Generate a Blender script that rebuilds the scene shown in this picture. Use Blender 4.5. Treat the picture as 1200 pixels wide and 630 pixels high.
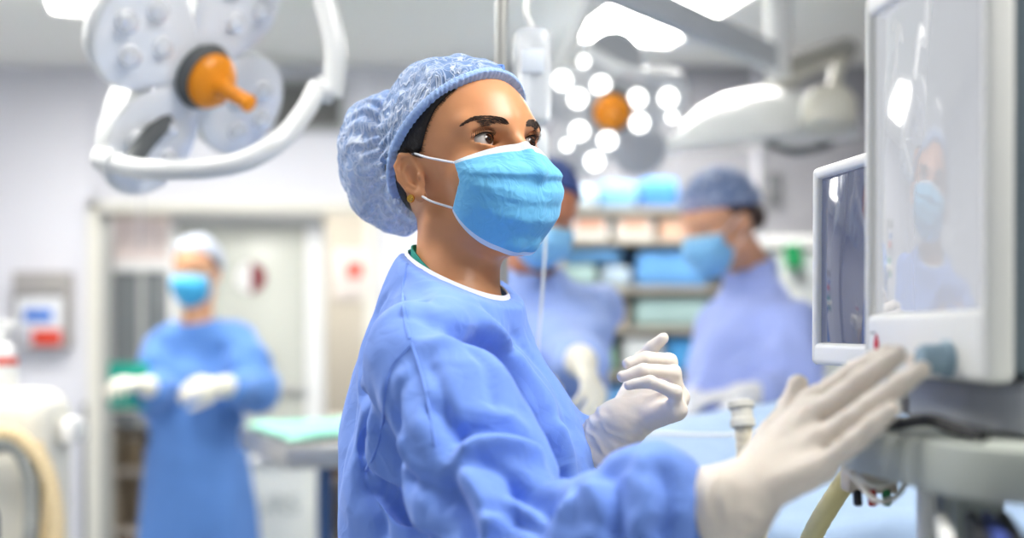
import bpy, math, random
import numpy as np
from mathutils import Vector, Matrix
from mathutils.bvhtree import BVHTree

for _o in list(bpy.data.objects):
    bpy.data.objects.remove(_o)
SC = bpy.context.scene
COL = SC.collection
random.seed(7)
RNG = np.random.default_rng(7)

# ------------------------------------------------------------------ camera
F = 1424.0            # focal length in pixels of the 1200 px wide frame
CH = 1.36             # camera height
HY = 404.0            # image row of the horizon
cam = bpy.data.cameras.new('camera')
camo = bpy.data.objects.new('camera', cam)
COL.objects.link(camo)
camo.location = (0, 0, CH)
camo.rotation_euler = (math.pi / 2, 0, 0)
cam.sensor_width = 36.0
cam.lens = F / 1200 * 36
cam.shift_y = (HY - 315) / 1200
cam.clip_start = 0.05
cam.dof.use_dof = True
cam.dof.focus_distance = 1.285
cam.dof.aperture_fstop = 42.72 / 23.0
SC.camera = camo

# ------------------------------------------------------------------ world, exposure
w = bpy.data.worlds.new('world')
SC.world = w
w.use_nodes = True
w.node_tree.nodes['Background'].inputs[0].default_value = (0.93, 0.96, 1.0, 1)
w.node_tree.nodes['Background'].inputs[1].default_value = 0.36
SC.view_settings.view_transform = 'Standard'
SC.view_settings.look = 'None'
SC.view_settings.gamma = 1.0
SC.view_settings.use_curve_mapping = False
SC.view_settings.exposure = 0.46
LAMP = 22.0           # ceiling panels
LED = 3.2            # surgical lamp diodes


def at(px, py, d):
    return np.array(((px - 600) / F * d, d, CH - (py - HY) / F * d))


# ------------------------------------------------------------------ materials
def lin(c):
    return tuple(((x / 255) / 12.92 if x / 255 <= 0.04045 else ((x / 255 + 0.055) / 1.055) ** 2.4) for x in c)


MATS = {}


def mat(name, rgb=(200, 200, 200), rough=0.5, metal=0.0, emit=0.0, var=0.0, vscale=20.0,
        bump=0.0, bscale=60.0, bdist=0.002, sss=0.0, alpha=1.0, coat=0.0, spec=0.5, trans=0.0, ior=1.45, sheen=0.0, emit_rgb=None):
    if name in MATS:
        return MATS[name]
    m = bpy.data.materials.new(name)
    m.use_nodes = True
    nt = m.node_tree
    b = nt.nodes['Principled BSDF']
    c = lin(rgb) + (1,)
    b.inputs['Base Color'].default_value = c
    b.inputs['Roughness'].default_value = rough
    b.inputs['Metallic'].default_value = metal
    b.inputs['Specular IOR Level'].default_value = spec
    b.inputs['Alpha'].default_value = alpha
    b.inputs['Coat Weight'].default_value = coat
    b.inputs['Transmission Weight'].default_value = trans
    b.inputs['IOR'].default_value = ior
    b.inputs['Sheen Weight'].default_value = sheen
    if sss:
        b.inputs['Subsurface Weight'].default_value = sss
        b.inputs['Subsurface Radius'].default_value = (0.012, 0.005, 0.003)
        b.inputs['Subsurface Scale'].default_value = 1.0
    if emit:
        b.inputs['Emission Color'].default_value = lin(emit_rgb or rgb) + (1,)
        b.inputs['Emission Strength'].default_value = emit
    if var or bump:
        tc = nt.nodes.new('ShaderNodeTexCoord')
    if var:
        n = nt.nodes.new('ShaderNodeTexNoise')
        n.inputs['Scale'].default_value = vscale
        n.inputs['Detail'].default_value = 5
        nt.links.new(tc.outputs['Object'], n.inputs['Vector'])
        mr = nt.nodes.new('ShaderNodeMapRange')
        mr.inputs['From Min'].default_value = 0.3
        mr.inputs['From Max'].default_value = 0.7
        mr.inputs['To Min'].default_value = 1 - var
        mr.inputs['To Max'].default_value = 1 + var
        nt.links.new(n.outputs['Fac'], mr.inputs['Value'])
        hs = nt.nodes.new('ShaderNodeHueSaturation')
        hs.inputs['Color'].default_value = c
        nt.links.new(mr.outputs['Result'], hs.inputs['Value'])
        nt.links.new(hs.outputs['Color'], b.inputs['Base Color'])
    if bump:
        n2 = nt.nodes.new('ShaderNodeTexNoise')
        n2.inputs['Scale'].default_value = bscale
        n2.inputs['Detail'].default_value = 4
        nt.links.new(tc.outputs['Object'], n2.inputs['Vector'])
        bp = nt.nodes.new('ShaderNodeBump')
        bp.inputs['Strength'].default_value = bump
        bp.inputs['Distance'].default_value = bdist
        nt.links.new(n2.outputs['Fac'], bp.inputs['Height'])
        nt.links.new(bp.outputs['Normal'], b.inputs['Normal'])
    MATS[name] = m
    return m


# ------------------------------------------------------------------ mesh builder
def rotm(rx=0, ry=0, rz=0):
    return np.array(Matrix.Rotation(rz, 3, 'Z') @ Matrix.Rotation(ry, 3, 'Y') @ Matrix.Rotation(rx, 3, 'X'))


def frame_to(d):
    """3x3 whose z column is d"""
    d = np.asarray(d, float)
    d = d / np.linalg.norm(d)
    a = np.array((0, 0, 1.0)) if abs(d[2]) < 0.9 else np.array((1.0, 0, 0))
    x = np.cross(a, d)
    x /= np.linalg.norm(x)
    return np.stack((x, np.cross(d, x), d), 1)


def spline(pts, n=6):
    """Catmull-Rom through pts"""
    p = np.asarray(pts, float)
    if len(p) < 3:
        return p
    q = np.vstack((2 * p[0] - p[1], p, 2 * p[-1] - p[-2]))
    out = []
    for i in range(len(p) - 1):
        a, b, c, d = q[i:i + 4]
        for t in np.linspace(0, 1, n, endpoint=False):
            out.append(0.5 * ((2 * b) + (c - a) * t + (2 * a - 5 * b + 4 * c - d) * t * t + (3 * b - a - 3 * c + d) * t ** 3))
    out.append(p[-1])
    return np.array(out)


class MB:
    def __init__(self):
        self.v = []
        self.f = []
        self.mi = []
        self.n = 0

    def add(self, v, f, mi=0):
        v = np.asarray(v, float)
        self.v.append(v)
        for q in f:
            self.f.append(tuple(int(i) + self.n for i in q))
            self.mi.append(mi)
        self.n += len(v)
        return self

    def box(self, c, s, r=(0, 0, 0), bev=0.004, mi=0, seg=2, R=None):
        """rounded box: centre, full size"""
        h = np.array(s, float) / 2
        b = min(bev, h.min() * 0.99)
        R = rotm(*r) if R is None else R
        k = seg + 1
        # 8 corners, each a (k x k) sphere patch: build from a quad sphere of the box
        a = np.linspace(0, math.pi / 2, k)
        co = []
        # parameter lines of a rounded box as latitude/longitude grid
        lat = np.concatenate((-math.pi / 2 + a, a))
        lon = np.concatenate([q * math.pi / 2 + a for q in range(4)])
        sgn_lat = np.concatenate((-np.ones(k), np.ones(k)))
        quad = np.repeat(np.arange(4), k)
        sx = np.array((1, -1, -1, 1))[quad]
        sy = np.array((1, 1, -1, -1))[quad]
        for la, sl in zip(lat, sgn_lat):
            x = sx * (h[0] - b) + b * np.cos(la) * np.cos(lon)
            y = sy * (h[1] - b) + b * np.cos(la) * np.sin(lon)
            z = np.full_like(x, sl * (h[2] - b) + b * math.sin(la))
            co.append(np.stack((x, y, z), 1))
        m = len(lon)
        v = np.concatenate(co)
        f = []
        for i in range(len(lat) - 1):
            for j in range(m):
                j2 = (j + 1) % m
                f.append((i * m + j, i * m + j2, (i + 1) * m + j2, (i + 1) * m + j))
        f.append(tuple(reversed(range(m))))
        f.append(tuple(range((len(lat) - 1) * m, len(lat) * m)))
        return self.add(v @ R.T + np.asarray(c, float), f, mi)

    def tube(self, pts, r, seg=10, mi=0, n=0, cap=True):
        p = spline(pts, n) if n else np.asarray(pts, float)
        rr = np.full(len(p), r, float) if np.isscalar(r) else np.interp(np.linspace(0, 1, len(p)), np.linspace(0, 1, len(r)), r)
        t = np.gradient(p, axis=0)
        t /= np.linalg.norm(t, axis=1)[:, None] + 1e-12
        R = frame_to(t[0])
        x = R[:, 0]
        vs = []
        an = np.arange(seg) * 2 * math.pi / seg
        for i in range(len(p)):
            x = x - t[i] * x.dot(t[i])
            x /= np.linalg.norm(x)
            y = np.cross(t[i], x)
            vs.append(p[i] + rr[i] * (np.cos(an)[:, None] * x + np.sin(an)[:, None] * y))
        f = []
        for i in range(len(p) - 1):
            for j in range(seg):
                k = (j + 1) % seg
                f.append((i * seg + j, i * seg + k, (i + 1) * seg + k, (i + 1) * seg + j))
        if cap:
            f.append(tuple(reversed(range(seg))))
            f.append(tuple(range((len(p) - 1) * seg, len(p) * seg)))
        return self.add(np.concatenate(vs), f, mi)

    def lathe(self, prof, c=(0, 0, 0), d=(0, 0, 1), seg=24, mi=0, sx=1.0, cap=True):
        """prof: (radius, height) list along axis d"""
        R = frame_to(d)
        an = np.arange(seg) * 2 * math.pi / seg
        vs = []
        for r, z in prof:
            r = max(r, 1e-5)
            vs.append(np.stack((r * sx * np.cos(an), r * np.sin(an), np.full(seg, z)), 1))
        f = []
        for i in range(len(prof) - 1):
            for j in range(seg):
                k = (j + 1) % seg
                f.append((i * seg + j, i * seg + k, (i + 1) * seg + k, (i + 1) * seg + j))
        if cap:
            f.append(tuple(reversed(range(seg))))
            f.append(tuple(range((len(prof) - 1) * seg, len(prof) * seg)))
        return self.add(np.concatenate(vs) @ R.T + np.asarray(c, float), f, mi)

    def prism(self, poly, z0, z1, R=np.eye(3), c=(0, 0, 0), mi=0):
        p = np.asarray(poly, float)
        n = len(p)
        v = np.vstack((np.c_[p, np.full(n, z0)], np.c_[p, np.full(n, z1)]))
        f = [tuple(reversed(range(n))), tuple(range(n, 2 * n))]
        f += [(i, (i + 1) % n, n + (i + 1) % n, n + i) for i in range(n)]
        return self.add(v @ R.T + np.asarray(c, float), f, mi)

    def grid(self, P, mi=0, thick=0.0):
        """P: (n, m, 3) points; sheet, optionally given a thickness"""
        n, m = P.shape[:2]
        v = P.reshape(-1, 3)
        f = [(i * m + j, i * m + j + 1, (i + 1) * m + j + 1, (i + 1) * m + j) for i in range(n - 1) for j in range(m - 1)]
        if not thick:
            return self.add(v, f, mi)
        du = np.gradient(P, axis=0)
        dv = np.gradient(P, axis=1)
        nn = np.cross(du, dv)
        nn /= np.linalg.norm(nn, axis=2)[..., None] + 1e-12
        v2 = (P - nn * thick).reshape(-1, 3)
        o = n * m
        g = list(f) + [tuple(reversed([q + o for q in ff])) for ff in f]
        ring = [j for j in range(m)] + [i * m + m - 1 for i in range(1, n)] + [(n - 1) * m + j for j in range(m - 2, -1, -1)] + [i * m for i in range(n - 2, 0, -1)]
        for a, b in zip(ring, ring[1:] + ring[:1]):
            g.append((b, a, a + o, b + o))
        return self.add(np.vstack((v, v2)), g, mi)

    def build(self, name, mats, parent=None, smooth=True, sub=0, org=None, auto=40):
        me = bpy.data.meshes.new(name)
        v = np.concatenate(self.v)
        if org is not None:
            v = v - np.asarray(org)
        me.from_pydata(v.tolist(), [], self.f)
        if not isinstance(mats, (list, tuple)):
            mats = [mats]
        for m in mats:
            me.materials.append(m)
        if len(mats) > 1:
            me.polygons.foreach_set('material_index', self.mi)
        if smooth:
            me.polygons.foreach_set('use_smooth', [True] * len(me.polygons))
            if auto:
                me.set_sharp_from_angle(angle=math.radians(auto))
        me.update()
        o = bpy.data.objects.new(name, me)
        COL.objects.link(o)
        if parent:
            o.parent = parent
        if sub:
            s = o.modifiers.new('sub', 'SUBSURF')
            s.levels = s.render_levels = sub
        return o


def tag(o, label, cat, group=None, kind=None):
    if label:
        o['label'] = label
    if cat:
        o['category'] = cat
    if group:
        o['group'] = group
    if kind:
        o['kind'] = kind
    return o


def thing(name, label, cat, loc=(0, 0, 0), rz=0.0, group=None, rot=None):
    o = bpy.data.objects.new(name, None)
    o.empty_display_size = 0.05
    COL.objects.link(o)
    o.location = tuple(float(x) for x in loc)
    o.rotation_euler = rot if rot is not None else (0, 0, rz)
    return tag(o, label, cat, group)


def struct(o, label=None):
    o['kind'] = 'structure'
    if label:
        o['label'] = label
    return o


def copy_tree(o, parent=None):
    c = o.copy()
    COL.objects.link(c)
    if parent:
        c.parent = parent
    for ch in list(o.children):
        copy_tree(ch, c)
    return c


# ------------------------------------------------------------------ distance-field modelling
def smin(a, b, k):
    if k <= 0:
        return np.minimum(a, b)
    h = np.clip(0.5 + 0.5 * (b - a) / k, 0, 1)
    return b + (a - b) * h - k * h * (1 - h)


def smax(a, b, k):
    return -smin(-a, -b, k)


def ell(p, c, r):
    q = (p - np.array(c, np.float32))
    r = np.array(r, np.float32)
    k0 = np.sqrt(((q / r) ** 2).sum(1)) + 1e-6
    k1 = np.sqrt(((q / (r * r)) ** 2).sum(1)) + 1e-6
    return k0 * (k0 - 1) / k1


def sph(p, c, r):
    return np.sqrt(((p - np.array(c, np.float32)) ** 2).sum(1)) - r


def cone(p, a, b, ra, rb):
    """capsule whose radius goes from ra to rb"""
    a = np.array(a, np.float32)
    b = np.array(b, np.float32)
    ba = b - a
    pa = p - a
    h = np.clip((pa @ ba) / (ba @ ba), 0, 1)
    return np.sqrt(((pa - h[:, None] * ba) ** 2).sum(1)) - (ra + (rb - ra) * h)


def chain(p, pts, rad, k=0.0):
    d = None
    for i in range(len(pts) - 1):
        e = cone(p, pts[i], pts[i + 1], rad[i], rad[i + 1])
        d = e if d is None else smin(d, e, k)
    return d


def hash3(i, seed):
    x = (i[:, 0] * 374761393 + i[:, 1] * 668265263 + i[:, 2] * 2147483647 + seed * 974634777).astype(np.int64)
    x = (x ^ (x >> 13)) * 1274126177
    x = x ^ (x >> 16)
    return (x & 0xFFFF).astype(np.float32) / 32767.5 - 1


def vnoise(p, s=1.0, seed=0):
    p = np.asarray(p, np.float64) * s + 100.0
    i = np.floor(p).astype(np.int64)
    f = (p - i)
    f = f * f * f * (f * (f * 6 - 15) + 10)
    o = 0
    for dx in (0, 1):
        wx = f[:, 0] if dx else 1 - f[:, 0]
        for dy in (0, 1):
            wy = f[:, 1] if dy else 1 - f[:, 1]
            for dz in (0, 1):
                wz = f[:, 2] if dz else 1 - f[:, 2]
                o = o + wx * wy * wz * hash3(i + np.array((dx, dy, dz)), seed)
    return o


def ridge(p, s, seed=0):
    """thin raised creases"""
    return 1 - np.abs(vnoise(p, s, seed)) * 2.2


def surf(fn, lo, hi, h, smooth=1):
    """surface nets of fn < 0 on a sparse grid -> verts, quads"""
    lo = np.array(lo, float)
    hi = np.array(hi, float)
    B = 8
    nb = np.maximum(1, np.ceil((hi - lo) / (h * B)).astype(int))
    n = nb * B
    g = np.stack(np.meshgrid(*[np.arange(k) for k in nb], indexing='ij'), -1).reshape(-1, 3)
    cen = lo + (g + 0.5) * h * B
    dc = fn(cen.astype(np.float32))
    V = np.repeat(np.repeat(np.repeat(np.where(dc < 0, -1.0, 1.0).reshape(nb).astype(np.float32), B, 0), B, 1), B, 2)
    near = np.abs(dc) < h * B * 1.9
    gb = g[near]
    off = np.stack(np.meshgrid(*[np.arange(B)] * 3, indexing='ij'), -1).reshape(-1, 3)
    for s in range(0, len(gb), 3000):
        idx = (gb[s:s + 3000, None, :] * B + off[None]).reshape(-1, 3)
        d = fn((lo + idx * h).astype(np.float32))
        V[idx[:, 0], idx[:, 1], idx[:, 2]] = d
    ins = V < 0
    c = np.zeros(tuple(n - 1), np.int8)
    for a in (0, 1):
        for b in (0, 1):
            for e in (0, 1):
                c += ins[a:n[0] - 1 + a, b:n[1] - 1 + b, e:n[2] - 1 + e]
    act = (c > 0) & (c < 8)
    ijk = np.argwhere(act)
    ids = np.full(act.shape, -1, np.int64)
    ids[act] = np.arange(len(ijk))
    acc = np.zeros((len(ijk), 3))
    cnt = np.zeros(len(ijk))
    cor = np.array([(a, b, e) for a in (0, 1) for b in (0, 1) for e in (0, 1)])
    for i in range(8):
        for j in range(i + 1, 8):
            if np.abs(cor[i] - cor[j]).sum() != 1:
                continue
            pa = ijk + cor[i]
            pb = ijk + cor[j]
            va = V[pa[:, 0], pa[:, 1], pa[:, 2]]
            vb = V[pb[:, 0], pb[:, 1], pb[:, 2]]
            m = (va < 0) != (vb < 0)
            t = np.where(m, va / np.where(m, va - vb, 1), 0)
            acc += np.where(m[:, None], cor[i] + t[:, None] * (cor[j] - cor[i]), 0)
            cnt += m
    P = lo + (ijk + acc / cnt[:, None]) * h
    quads = []
    for ax in range(3):
        u, v = (ax + 1) % 3, (ax + 2) % 3
        sl = [slice(1, -1)] * 3
        sl[ax] = slice(0, -1)
        s2 = list(sl)
        s2[ax] = slice(1, None)
        a = ins[tuple(sl)]
        b = ins[tuple(s2)]
        e = np.argwhere(a != b)
        if not len(e):
            continue
        base = e.copy()
        base[:, u] += 1
        base[:, v] += 1
        flip = a[e[:, 0], e[:, 1], e[:, 2]]
        q = []
        for du, dv in ((-1, -1), (0, -1), (0, 0), (-1, 0)):
            k = base.copy()
            k[:, u] += du
            k[:, v] += dv
            k = np.minimum(k, np.array(act.shape) - 1)
            q.append(ids[k[:, 0], k[:, 1], k[:, 2]])
        q = np.stack(q, 1)
        q[~flip] = q[~flip][:, ::-1]
        quads.append(q[(q >= 0).all(1)])
    Q = np.concatenate(quads)
    used = np.unique(Q)
    rm = np.full(len(P), -1)
    rm[used] = np.arange(len(used))
    P, Q = P[used], rm[Q]
    for _ in range(smooth):
        P = laplace(P, Q, 0.5)
    return P, Q


def neigh_sum(P, Q):
    n = len(P)
    a = np.concatenate([Q[:, i] for i in range(4)] + [Q[:, (i + 1) % 4] for i in range(4)])
    b = np.concatenate([Q[:, (i + 1) % 4] for i in range(4)] + [Q[:, i] for i in range(4)])
    s = np.stack([np.bincount(a, P[b, k], n) for k in range(3)], 1)
    c = np.bincount(a, minlength=n)
    return s, np.maximum(c, 1)


def laplace(P, Q, f):
    s, c = neigh_sum(P, Q)
    return P + f * (s / c[:, None] - P)


def vnormals(P, Q):
    nn = np.cross(P[Q[:, 2]] - P[Q[:, 0]], P[Q[:, 3]] - P[Q[:, 1]])
    o = np.stack([sum(np.bincount(Q[:, i], nn[:, k], len(P)) for i in range(4)) for k in range(3)], 1)
    return o / (np.linalg.norm(o, axis=1)[:, None] + 1e-12)


def qmesh(name, parts, mats, parent=None, org=(0, 0, 0), sub=0, midx=None):
    """parts: list of (P, Q) joined into one mesh"""
    vs, fs, k = [], [], 0
    for P, Q in parts:
        vs.append(P)
        fs.append(Q + k)
        k += len(P)
    v = (np.concatenate(vs) - np.array(org)).astype(np.float32)
    q = np.concatenate(fs).astype(np.int32)
    me = bpy.data.meshes.new(name)
    me.vertices.add(len(v))
    me.vertices.foreach_set('co', v.ravel())
    me.loops.add(q.size)
    me.loops.foreach_set('vertex_index', q.ravel())
    me.polygons.add(len(q))
    me.polygons.foreach_set('loop_start', np.arange(0, q.size, 4, dtype=np.int32))
    me.polygons.foreach_set('use_smooth', np.ones(len(q), bool))
    if not isinstance(mats, (list, tuple)):
        mats = [mats]
    for m in mats:
        me.materials.append(m)
    if midx is not None:
        me.polygons.foreach_set('material_index', np.asarray(midx, np.int32))
    me.update(calc_edges=True)
    me.validate()
    o = bpy.data.objects.new(name, me)
    COL.objects.link(o)
    if parent:
        o.parent = parent
    if sub:
        s = o.modifiers.new('sub', 'SUBSURF')
        s.levels = s.render_levels = sub
    return o
# ------------------------------------------------------------------ people
M_SKIN = {}


def skin_mat(key, rgb):
    m = mat('skin ' + key, rgb, rough=0.40, var=0.10, vscale=14, bump=0.12, bscale=420, bdist=0.0006, sss=0.12, spec=0.5)
    return m


def cloth_mat(name, rgb, rough=0.8, crease=0.30, scale=24.0, weave=900.0, sheen=0.15):
    """non-woven gown cloth: fine weave plus sharp crumple creases"""
    if name in MATS:
        return MATS[name]
    m = mat(name, rgb, rough=rough, var=0.05, vscale=9, spec=0.25, sheen=sheen)
    nt = m.node_tree
    b = nt.nodes['Principled BSDF']
    tc = nt.nodes.new('ShaderNodeTexCoord')
    n0 = nt.nodes.new('ShaderNodeTexNoise')
    n0.inputs['Scale'].default_value = scale * 0.4
    n0.inputs['Detail'].default_value = 2
    nt.links.new(tc.outputs['Object'], n0.inputs['Vector'])
    mix = nt.nodes.new('ShaderNodeMixRGB')
    mix.inputs[0].default_value = 0.25
    nt.links.new(tc.outputs['Object'], mix.inputs[1])
    nt.links.new(n0.outputs['Color'], mix.inputs[2])
    vo = nt.nodes.new('ShaderNodeTexVoronoi')
    vo.feature = 'F1'
    vo.distance = 'MANHATTAN'
    vo.inputs['Scale'].default_value = scale
    nt.links.new(mix.outputs[0], vo.inputs['Vector'])
    n2 = nt.nodes.new('ShaderNodeTexNoise')
    n2.inputs['Scale'].default_value = weave
    nt.links.new(tc.outputs['Object'], n2.inputs['Vector'])
    ma = nt.nodes.new('ShaderNodeMath')
    ma.operation = 'MULTIPLY_ADD'
    ma.inputs[1].default_value = 0.06
    nt.links.new(n2.outputs['Fac'], ma.inputs[0])
    nt.links.new(vo.outputs['Distance'], ma.inputs[2])
    bp = nt.nodes.new('ShaderNodeBump')
    bp.inputs['Strength'].default_value = crease
    bp.inputs['Distance'].default_value = 0.004
    nt.links.new(ma.outputs[0], bp.inputs['Height'])
    nt.links.new(bp.outputs['Normal'], b.inputs['Normal'])
    return m


def cap_mat(name, rgb, alpha=0.62, scale=30.0):
    """translucent crinkled bouffant film: pale crease highlights put into the colour of thin blue film"""
    if name in MATS:
        return MATS[name]
    m = mat(name, rgb, rough=0.55, spec=0.35)
    nt = m.node_tree
    b = nt.nodes['Principled BSDF']
    tc = nt.nodes.new('ShaderNodeTexCoord')
    prev = None
    for k, (sc, wdt) in enumerate(((scale, .030), (scale * 1.7, .034), (scale * 3.1, .040))):
        n0 = nt.nodes.new('ShaderNodeTexNoise')
        n0.inputs['Scale'].default_value = sc
        n0.inputs['Detail'].default_value = 2.5
        n0.inputs['Distortion'].default_value = 0.9
        mp = nt.nodes.new('ShaderNodeMapping')
        mp.inputs['Location'].default_value = (k * 3.1, k * 1.7, 0)
        mp.inputs['Rotation'].default_value = (k * .9, k * .5, .4)
        mp.inputs['Scale'].default_value = (1.0, 1.0, .55)
        nt.links.new(tc.outputs['Object'], mp.inputs['Vector'])
        nt.links.new(mp.outputs['Vector'], n0.inputs['Vector'])
        sb = nt.nodes.new('ShaderNodeMath')
        sb.operation = 'SUBTRACT'
        sb.inputs[1].default_value = 0.5
        nt.links.new(n0.outputs['Fac'], sb.inputs[0])
        ab = nt.nodes.new('ShaderNodeMath')
        ab.operation = 'ABSOLUTE'
        nt.links.new(sb.outputs[0], ab.inputs[0])
        cr = nt.nodes.new('ShaderNodeMapRange')
        cr.inputs['From Max'].default_value = wdt
        cr.inputs['To Min'].default_value = 1.0 - .22 * k
        cr.inputs['To Max'].default_value = 0.0
        nt.links.new(ab.outputs[0], cr.inputs['Value'])
        if prev is not None:
            mx = nt.nodes.new('ShaderNodeMath')
            mx.operation = 'MAXIMUM'
            nt.links.new(prev, mx.inputs[0])
            nt.links.new(cr.outputs['Result'], mx.inputs[1])
            prev = mx.outputs[0]
        else:
            prev = cr.outputs['Result']
    cm = nt.nodes.new('ShaderNodeMixRGB')
    cm.inputs[1].default_value = lin(rgb) + (1,)
    cm.inputs[2].default_value = lin((222, 230, 245)) + (1,)  # crinkle highlights mixed into the base colour
    cf = nt.nodes.new('ShaderNodeMath')
    cf.operation = 'MULTIPLY'
    cf.inputs[1].default_value = 0.85
    nt.links.new(prev, cf.inputs[0])
    nt.links.new(cf.outputs[0], cm.inputs[0])
    nt.links.new(cm.outputs[0], b.inputs['Base Color'])
    al = nt.nodes.new('ShaderNodeMapRange')
    al.inputs['To Min'].default_value = alpha
    al.inputs['To Max'].default_value = 0.95
    nt.links.new(prev, al.inputs['Value'])
    nt.links.new(al.outputs['Result'], b.inputs['Alpha'])
    bp = nt.nodes.new('ShaderNodeBump')
    bp.inputs['Strength'].default_value = 0.6
    bp.inputs['Distance'].default_value = 0.003
    nt.links.new(prev, bp.inputs['Height'])
    nt.links.new(bp.outputs['Normal'], b.inputs['Normal'])
    return m


def tri(x):
    return np.abs((x % 2.0) - 1.0) * 2 - 1


def crumple(p, f, seed=0, n=5, aniso=None):
    """flat facets meeting in sharp creases, like handled film or paper"""
    r = np.random.default_rng(seed)
    p = np.asarray(p, float)
    o = 0
    for i in range(n):
        d = r.normal(size=3)
        if aniso is not None:
            d = d * aniso
        d /= np.linalg.norm(d)
        wv = vnoise(p, f * 0.45, seed * 17 + i) * 1.1
        o = o + tri(p @ d * f * (0.7 + .6 * r.random()) + wv + r.random() * 2) * (0.5 + .5 * np.clip(vnoise(p, f * .3, seed * 31 + i) * 1.6 + .5, 0, 1))
    return o / n


def seg_field(P, pts):
    """distance to a polyline and the parameter along it"""
    best = np.full(len(P), 9.0)
    tt = np.zeros(len(P))
    n = len(pts) - 1
    for i in range(n):
        a, b = pts[i], pts[i + 1]
        ba = b - a
        h = np.clip(((P - a) @ ba) / (ba @ ba + 1e-12), 0, 1)
        d = np.linalg.norm(P - a - h[:, None] * ba, axis=1)
        m = d < best
        best[m] = d[m]
        tt[m] = (i + h[m]) / n
    return best, tt


def ray_hit(bvh, px, py):
    """point of a surface seen at a place of the photograph"""
    d = Vector(((px - 600) / F, 1.0, -(py - HY) / F)).normalized()
    h = bvh.ray_cast(Vector((0, 0, CH)), d)[0]
    if h is None:
        h = bvh.find_nearest(Vector((0, 0, CH)) + d * 1.2)[0]
    return np.array(h)


def bvh_of(P, Q):
    return BVHTree.FromPolygons(P.tolist(), Q.tolist())


class Frame:
    """local (forward, left, up) frame"""

    def __init__(self, C, yaw, pitch=0.0, roll=0.0, s=1.0):
        # yaw: 0 faces the camera (-y); positive turns towards image right
        self.C = np.asarray(C, float)
        y = math.radians(yaw)
        p = math.radians(pitch)
        f = np.array((math.sin(y), -math.cos(y), 0))
        l = np.array((math.cos(y), math.sin(y), 0))
        u = np.array((0, 0, 1.0))
        f, u = f * math.cos(p) + u * math.sin(p), u * math.cos(p) - f * math.sin(p)
        r = math.radians(roll)
        l, u = l * math.cos(r) + u * math.sin(r), u * math.cos(r) - l * math.sin(r)
        self.M = np.stack((f, l, u), 1)
        self.s = s

    def loc(self, p):
        return ((np.asarray(p) - self.C) @ self.M / self.s).astype(np.float32)

    def wld(self, q):
        return (np.asarray(q, float) * self.s) @ self.M.T + self.C


EYE = (0.0685, 0.0315, 0.020)
ER = 0.0120


def mirror(q):
    s = q.copy()
    s[:, 1] = np.abs(s[:, 1])
    return s


def head_sdf(q, fine=True):
    s = mirror(q)
    d = ell(s, (-.006, 0, .040), (.094, .072, .084))
    d = smin(d, ell(s, (.036, 0, .040), (.053, .058, .056)), .02)
    d = smin(d, ell(s, (.040, 0, -.030), (.046, .049, .062)), .022)
    d = smin(d, cone(s, (.000, .047, -.048), (.066, .010, -.086), .014, .013), .03)
    d = smin(d, sph(s, (.056, .041, -.014), .0205), .02)
    d = smin(d, cone(s, (.0815, .006, .037), (.066, .046, .038), .0095, .008), .014)
    if fine:
        d = smax(d, -ell(s, (.091, .031, .017), (.018, .0185, .0105)), .012)
        e = np.array(EYE, np.float32)
        d = smin(d, sph(s, e, ER + .0026), .004)
        a = s[:, 1] - e[1]
        b = s[:, 2] - e[2] - a * 0.10
        k = np.clip(1 - (a / .0158) ** 2, 0, 1)
        up = .0070 * k ** 0.75
        dn = -.0058 * k ** 0.8
        op = np.maximum(np.maximum(b - up, dn - b), np.abs(a) - .0158)
        op = np.maximum(op, (e[0] + .002) - s[:, 0])
        d = smax(d, -op, .0012)
        # crease above the upper lid
        arc = [(.0800, .0170, .0275), (.0810, .0255, .0315), (.0800, .0350, .0325), (.0740, .0450, .0285)]
        d = smax(d, -chain(s, arc, [.0012, .0016, .0016, .001]), .004)
    d = smin(d, cone(s, (.086, 0, .026), (.109, 0, -.024), .0065, .011), .010)
    d = smin(d, sph(s, (.098, .012, -.027), .0085), .008)
    d = smin(d, ell(s, (.086, 0, -.058), (.012, .024, .012)), .012)
    # ear
    c = np.array((-.004, .0725, .003), np.float32)
    r = (s - c) / .84
    t = math.radians(24)
    o = np.array((-math.cos(t) * .0, 0, 0))
    ex = np.array((math.cos(t), -math.sin(t), 0), np.float32)      # towards the face
    ey = np.array((math.sin(t), math.cos(t), 0), np.float32)       # outwards
    E = np.stack((r @ ex, r @ ey, r[:, 2]), 1)
    tl = math.radians(-12)
    E = np.stack((E[:, 0] * math.cos(tl) - E[:, 2] * math.sin(tl), E[:, 1], E[:, 0] * math.sin(tl) + E[:, 2] * math.cos(tl)), 1)
    ear = ell(E, (0, 0, 0), (.0165, .0050, .0300))
    if fine:
        ear = smax(ear, -ell(E, (.002, .007, -.002), (.0095, .0085, .019)), .003)
        rim = [(.012, .001, .010), (.010, .003, .024), (-.003, .0042, .0300), (-.014, .0042, .020), (-.0165, .0042, .002), (-.0115, .0035, -.015), (-.003, .002, -.027)]
        ear = smin(ear, chain(E, rim, [.0026, .003, .0034, .0034, .0032, .003, .004], .002), .003)
        anti = [(.001, .002, .018), (-.008, .003, .008), (-.0085, .003, -.006), (-.001, .002, -.016)]
        ear = smin(ear, chain(E, anti, [.002, .003, .003, .0026], .002), .003)
        ear = smin(ear, sph(E, (.0115, .002, -.006), .0042), .003)
        ear = smin(ear, ell(E, (.002, .0015, -.0295), (.0085, .0048, .0085)), .004)
    d = smin(d, ear * .84, .0045)
    return d


def cap_edge(f):
    """height of the cap's hem over the forward coordinate"""
    return np.interp(f, (-.2, -.10, -.070, -.045, -.024, .010, .041, .070, .088, .12), (-.075, -.050, -.022, .008, .030, .054, .073, .090, .104, .112))


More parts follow.
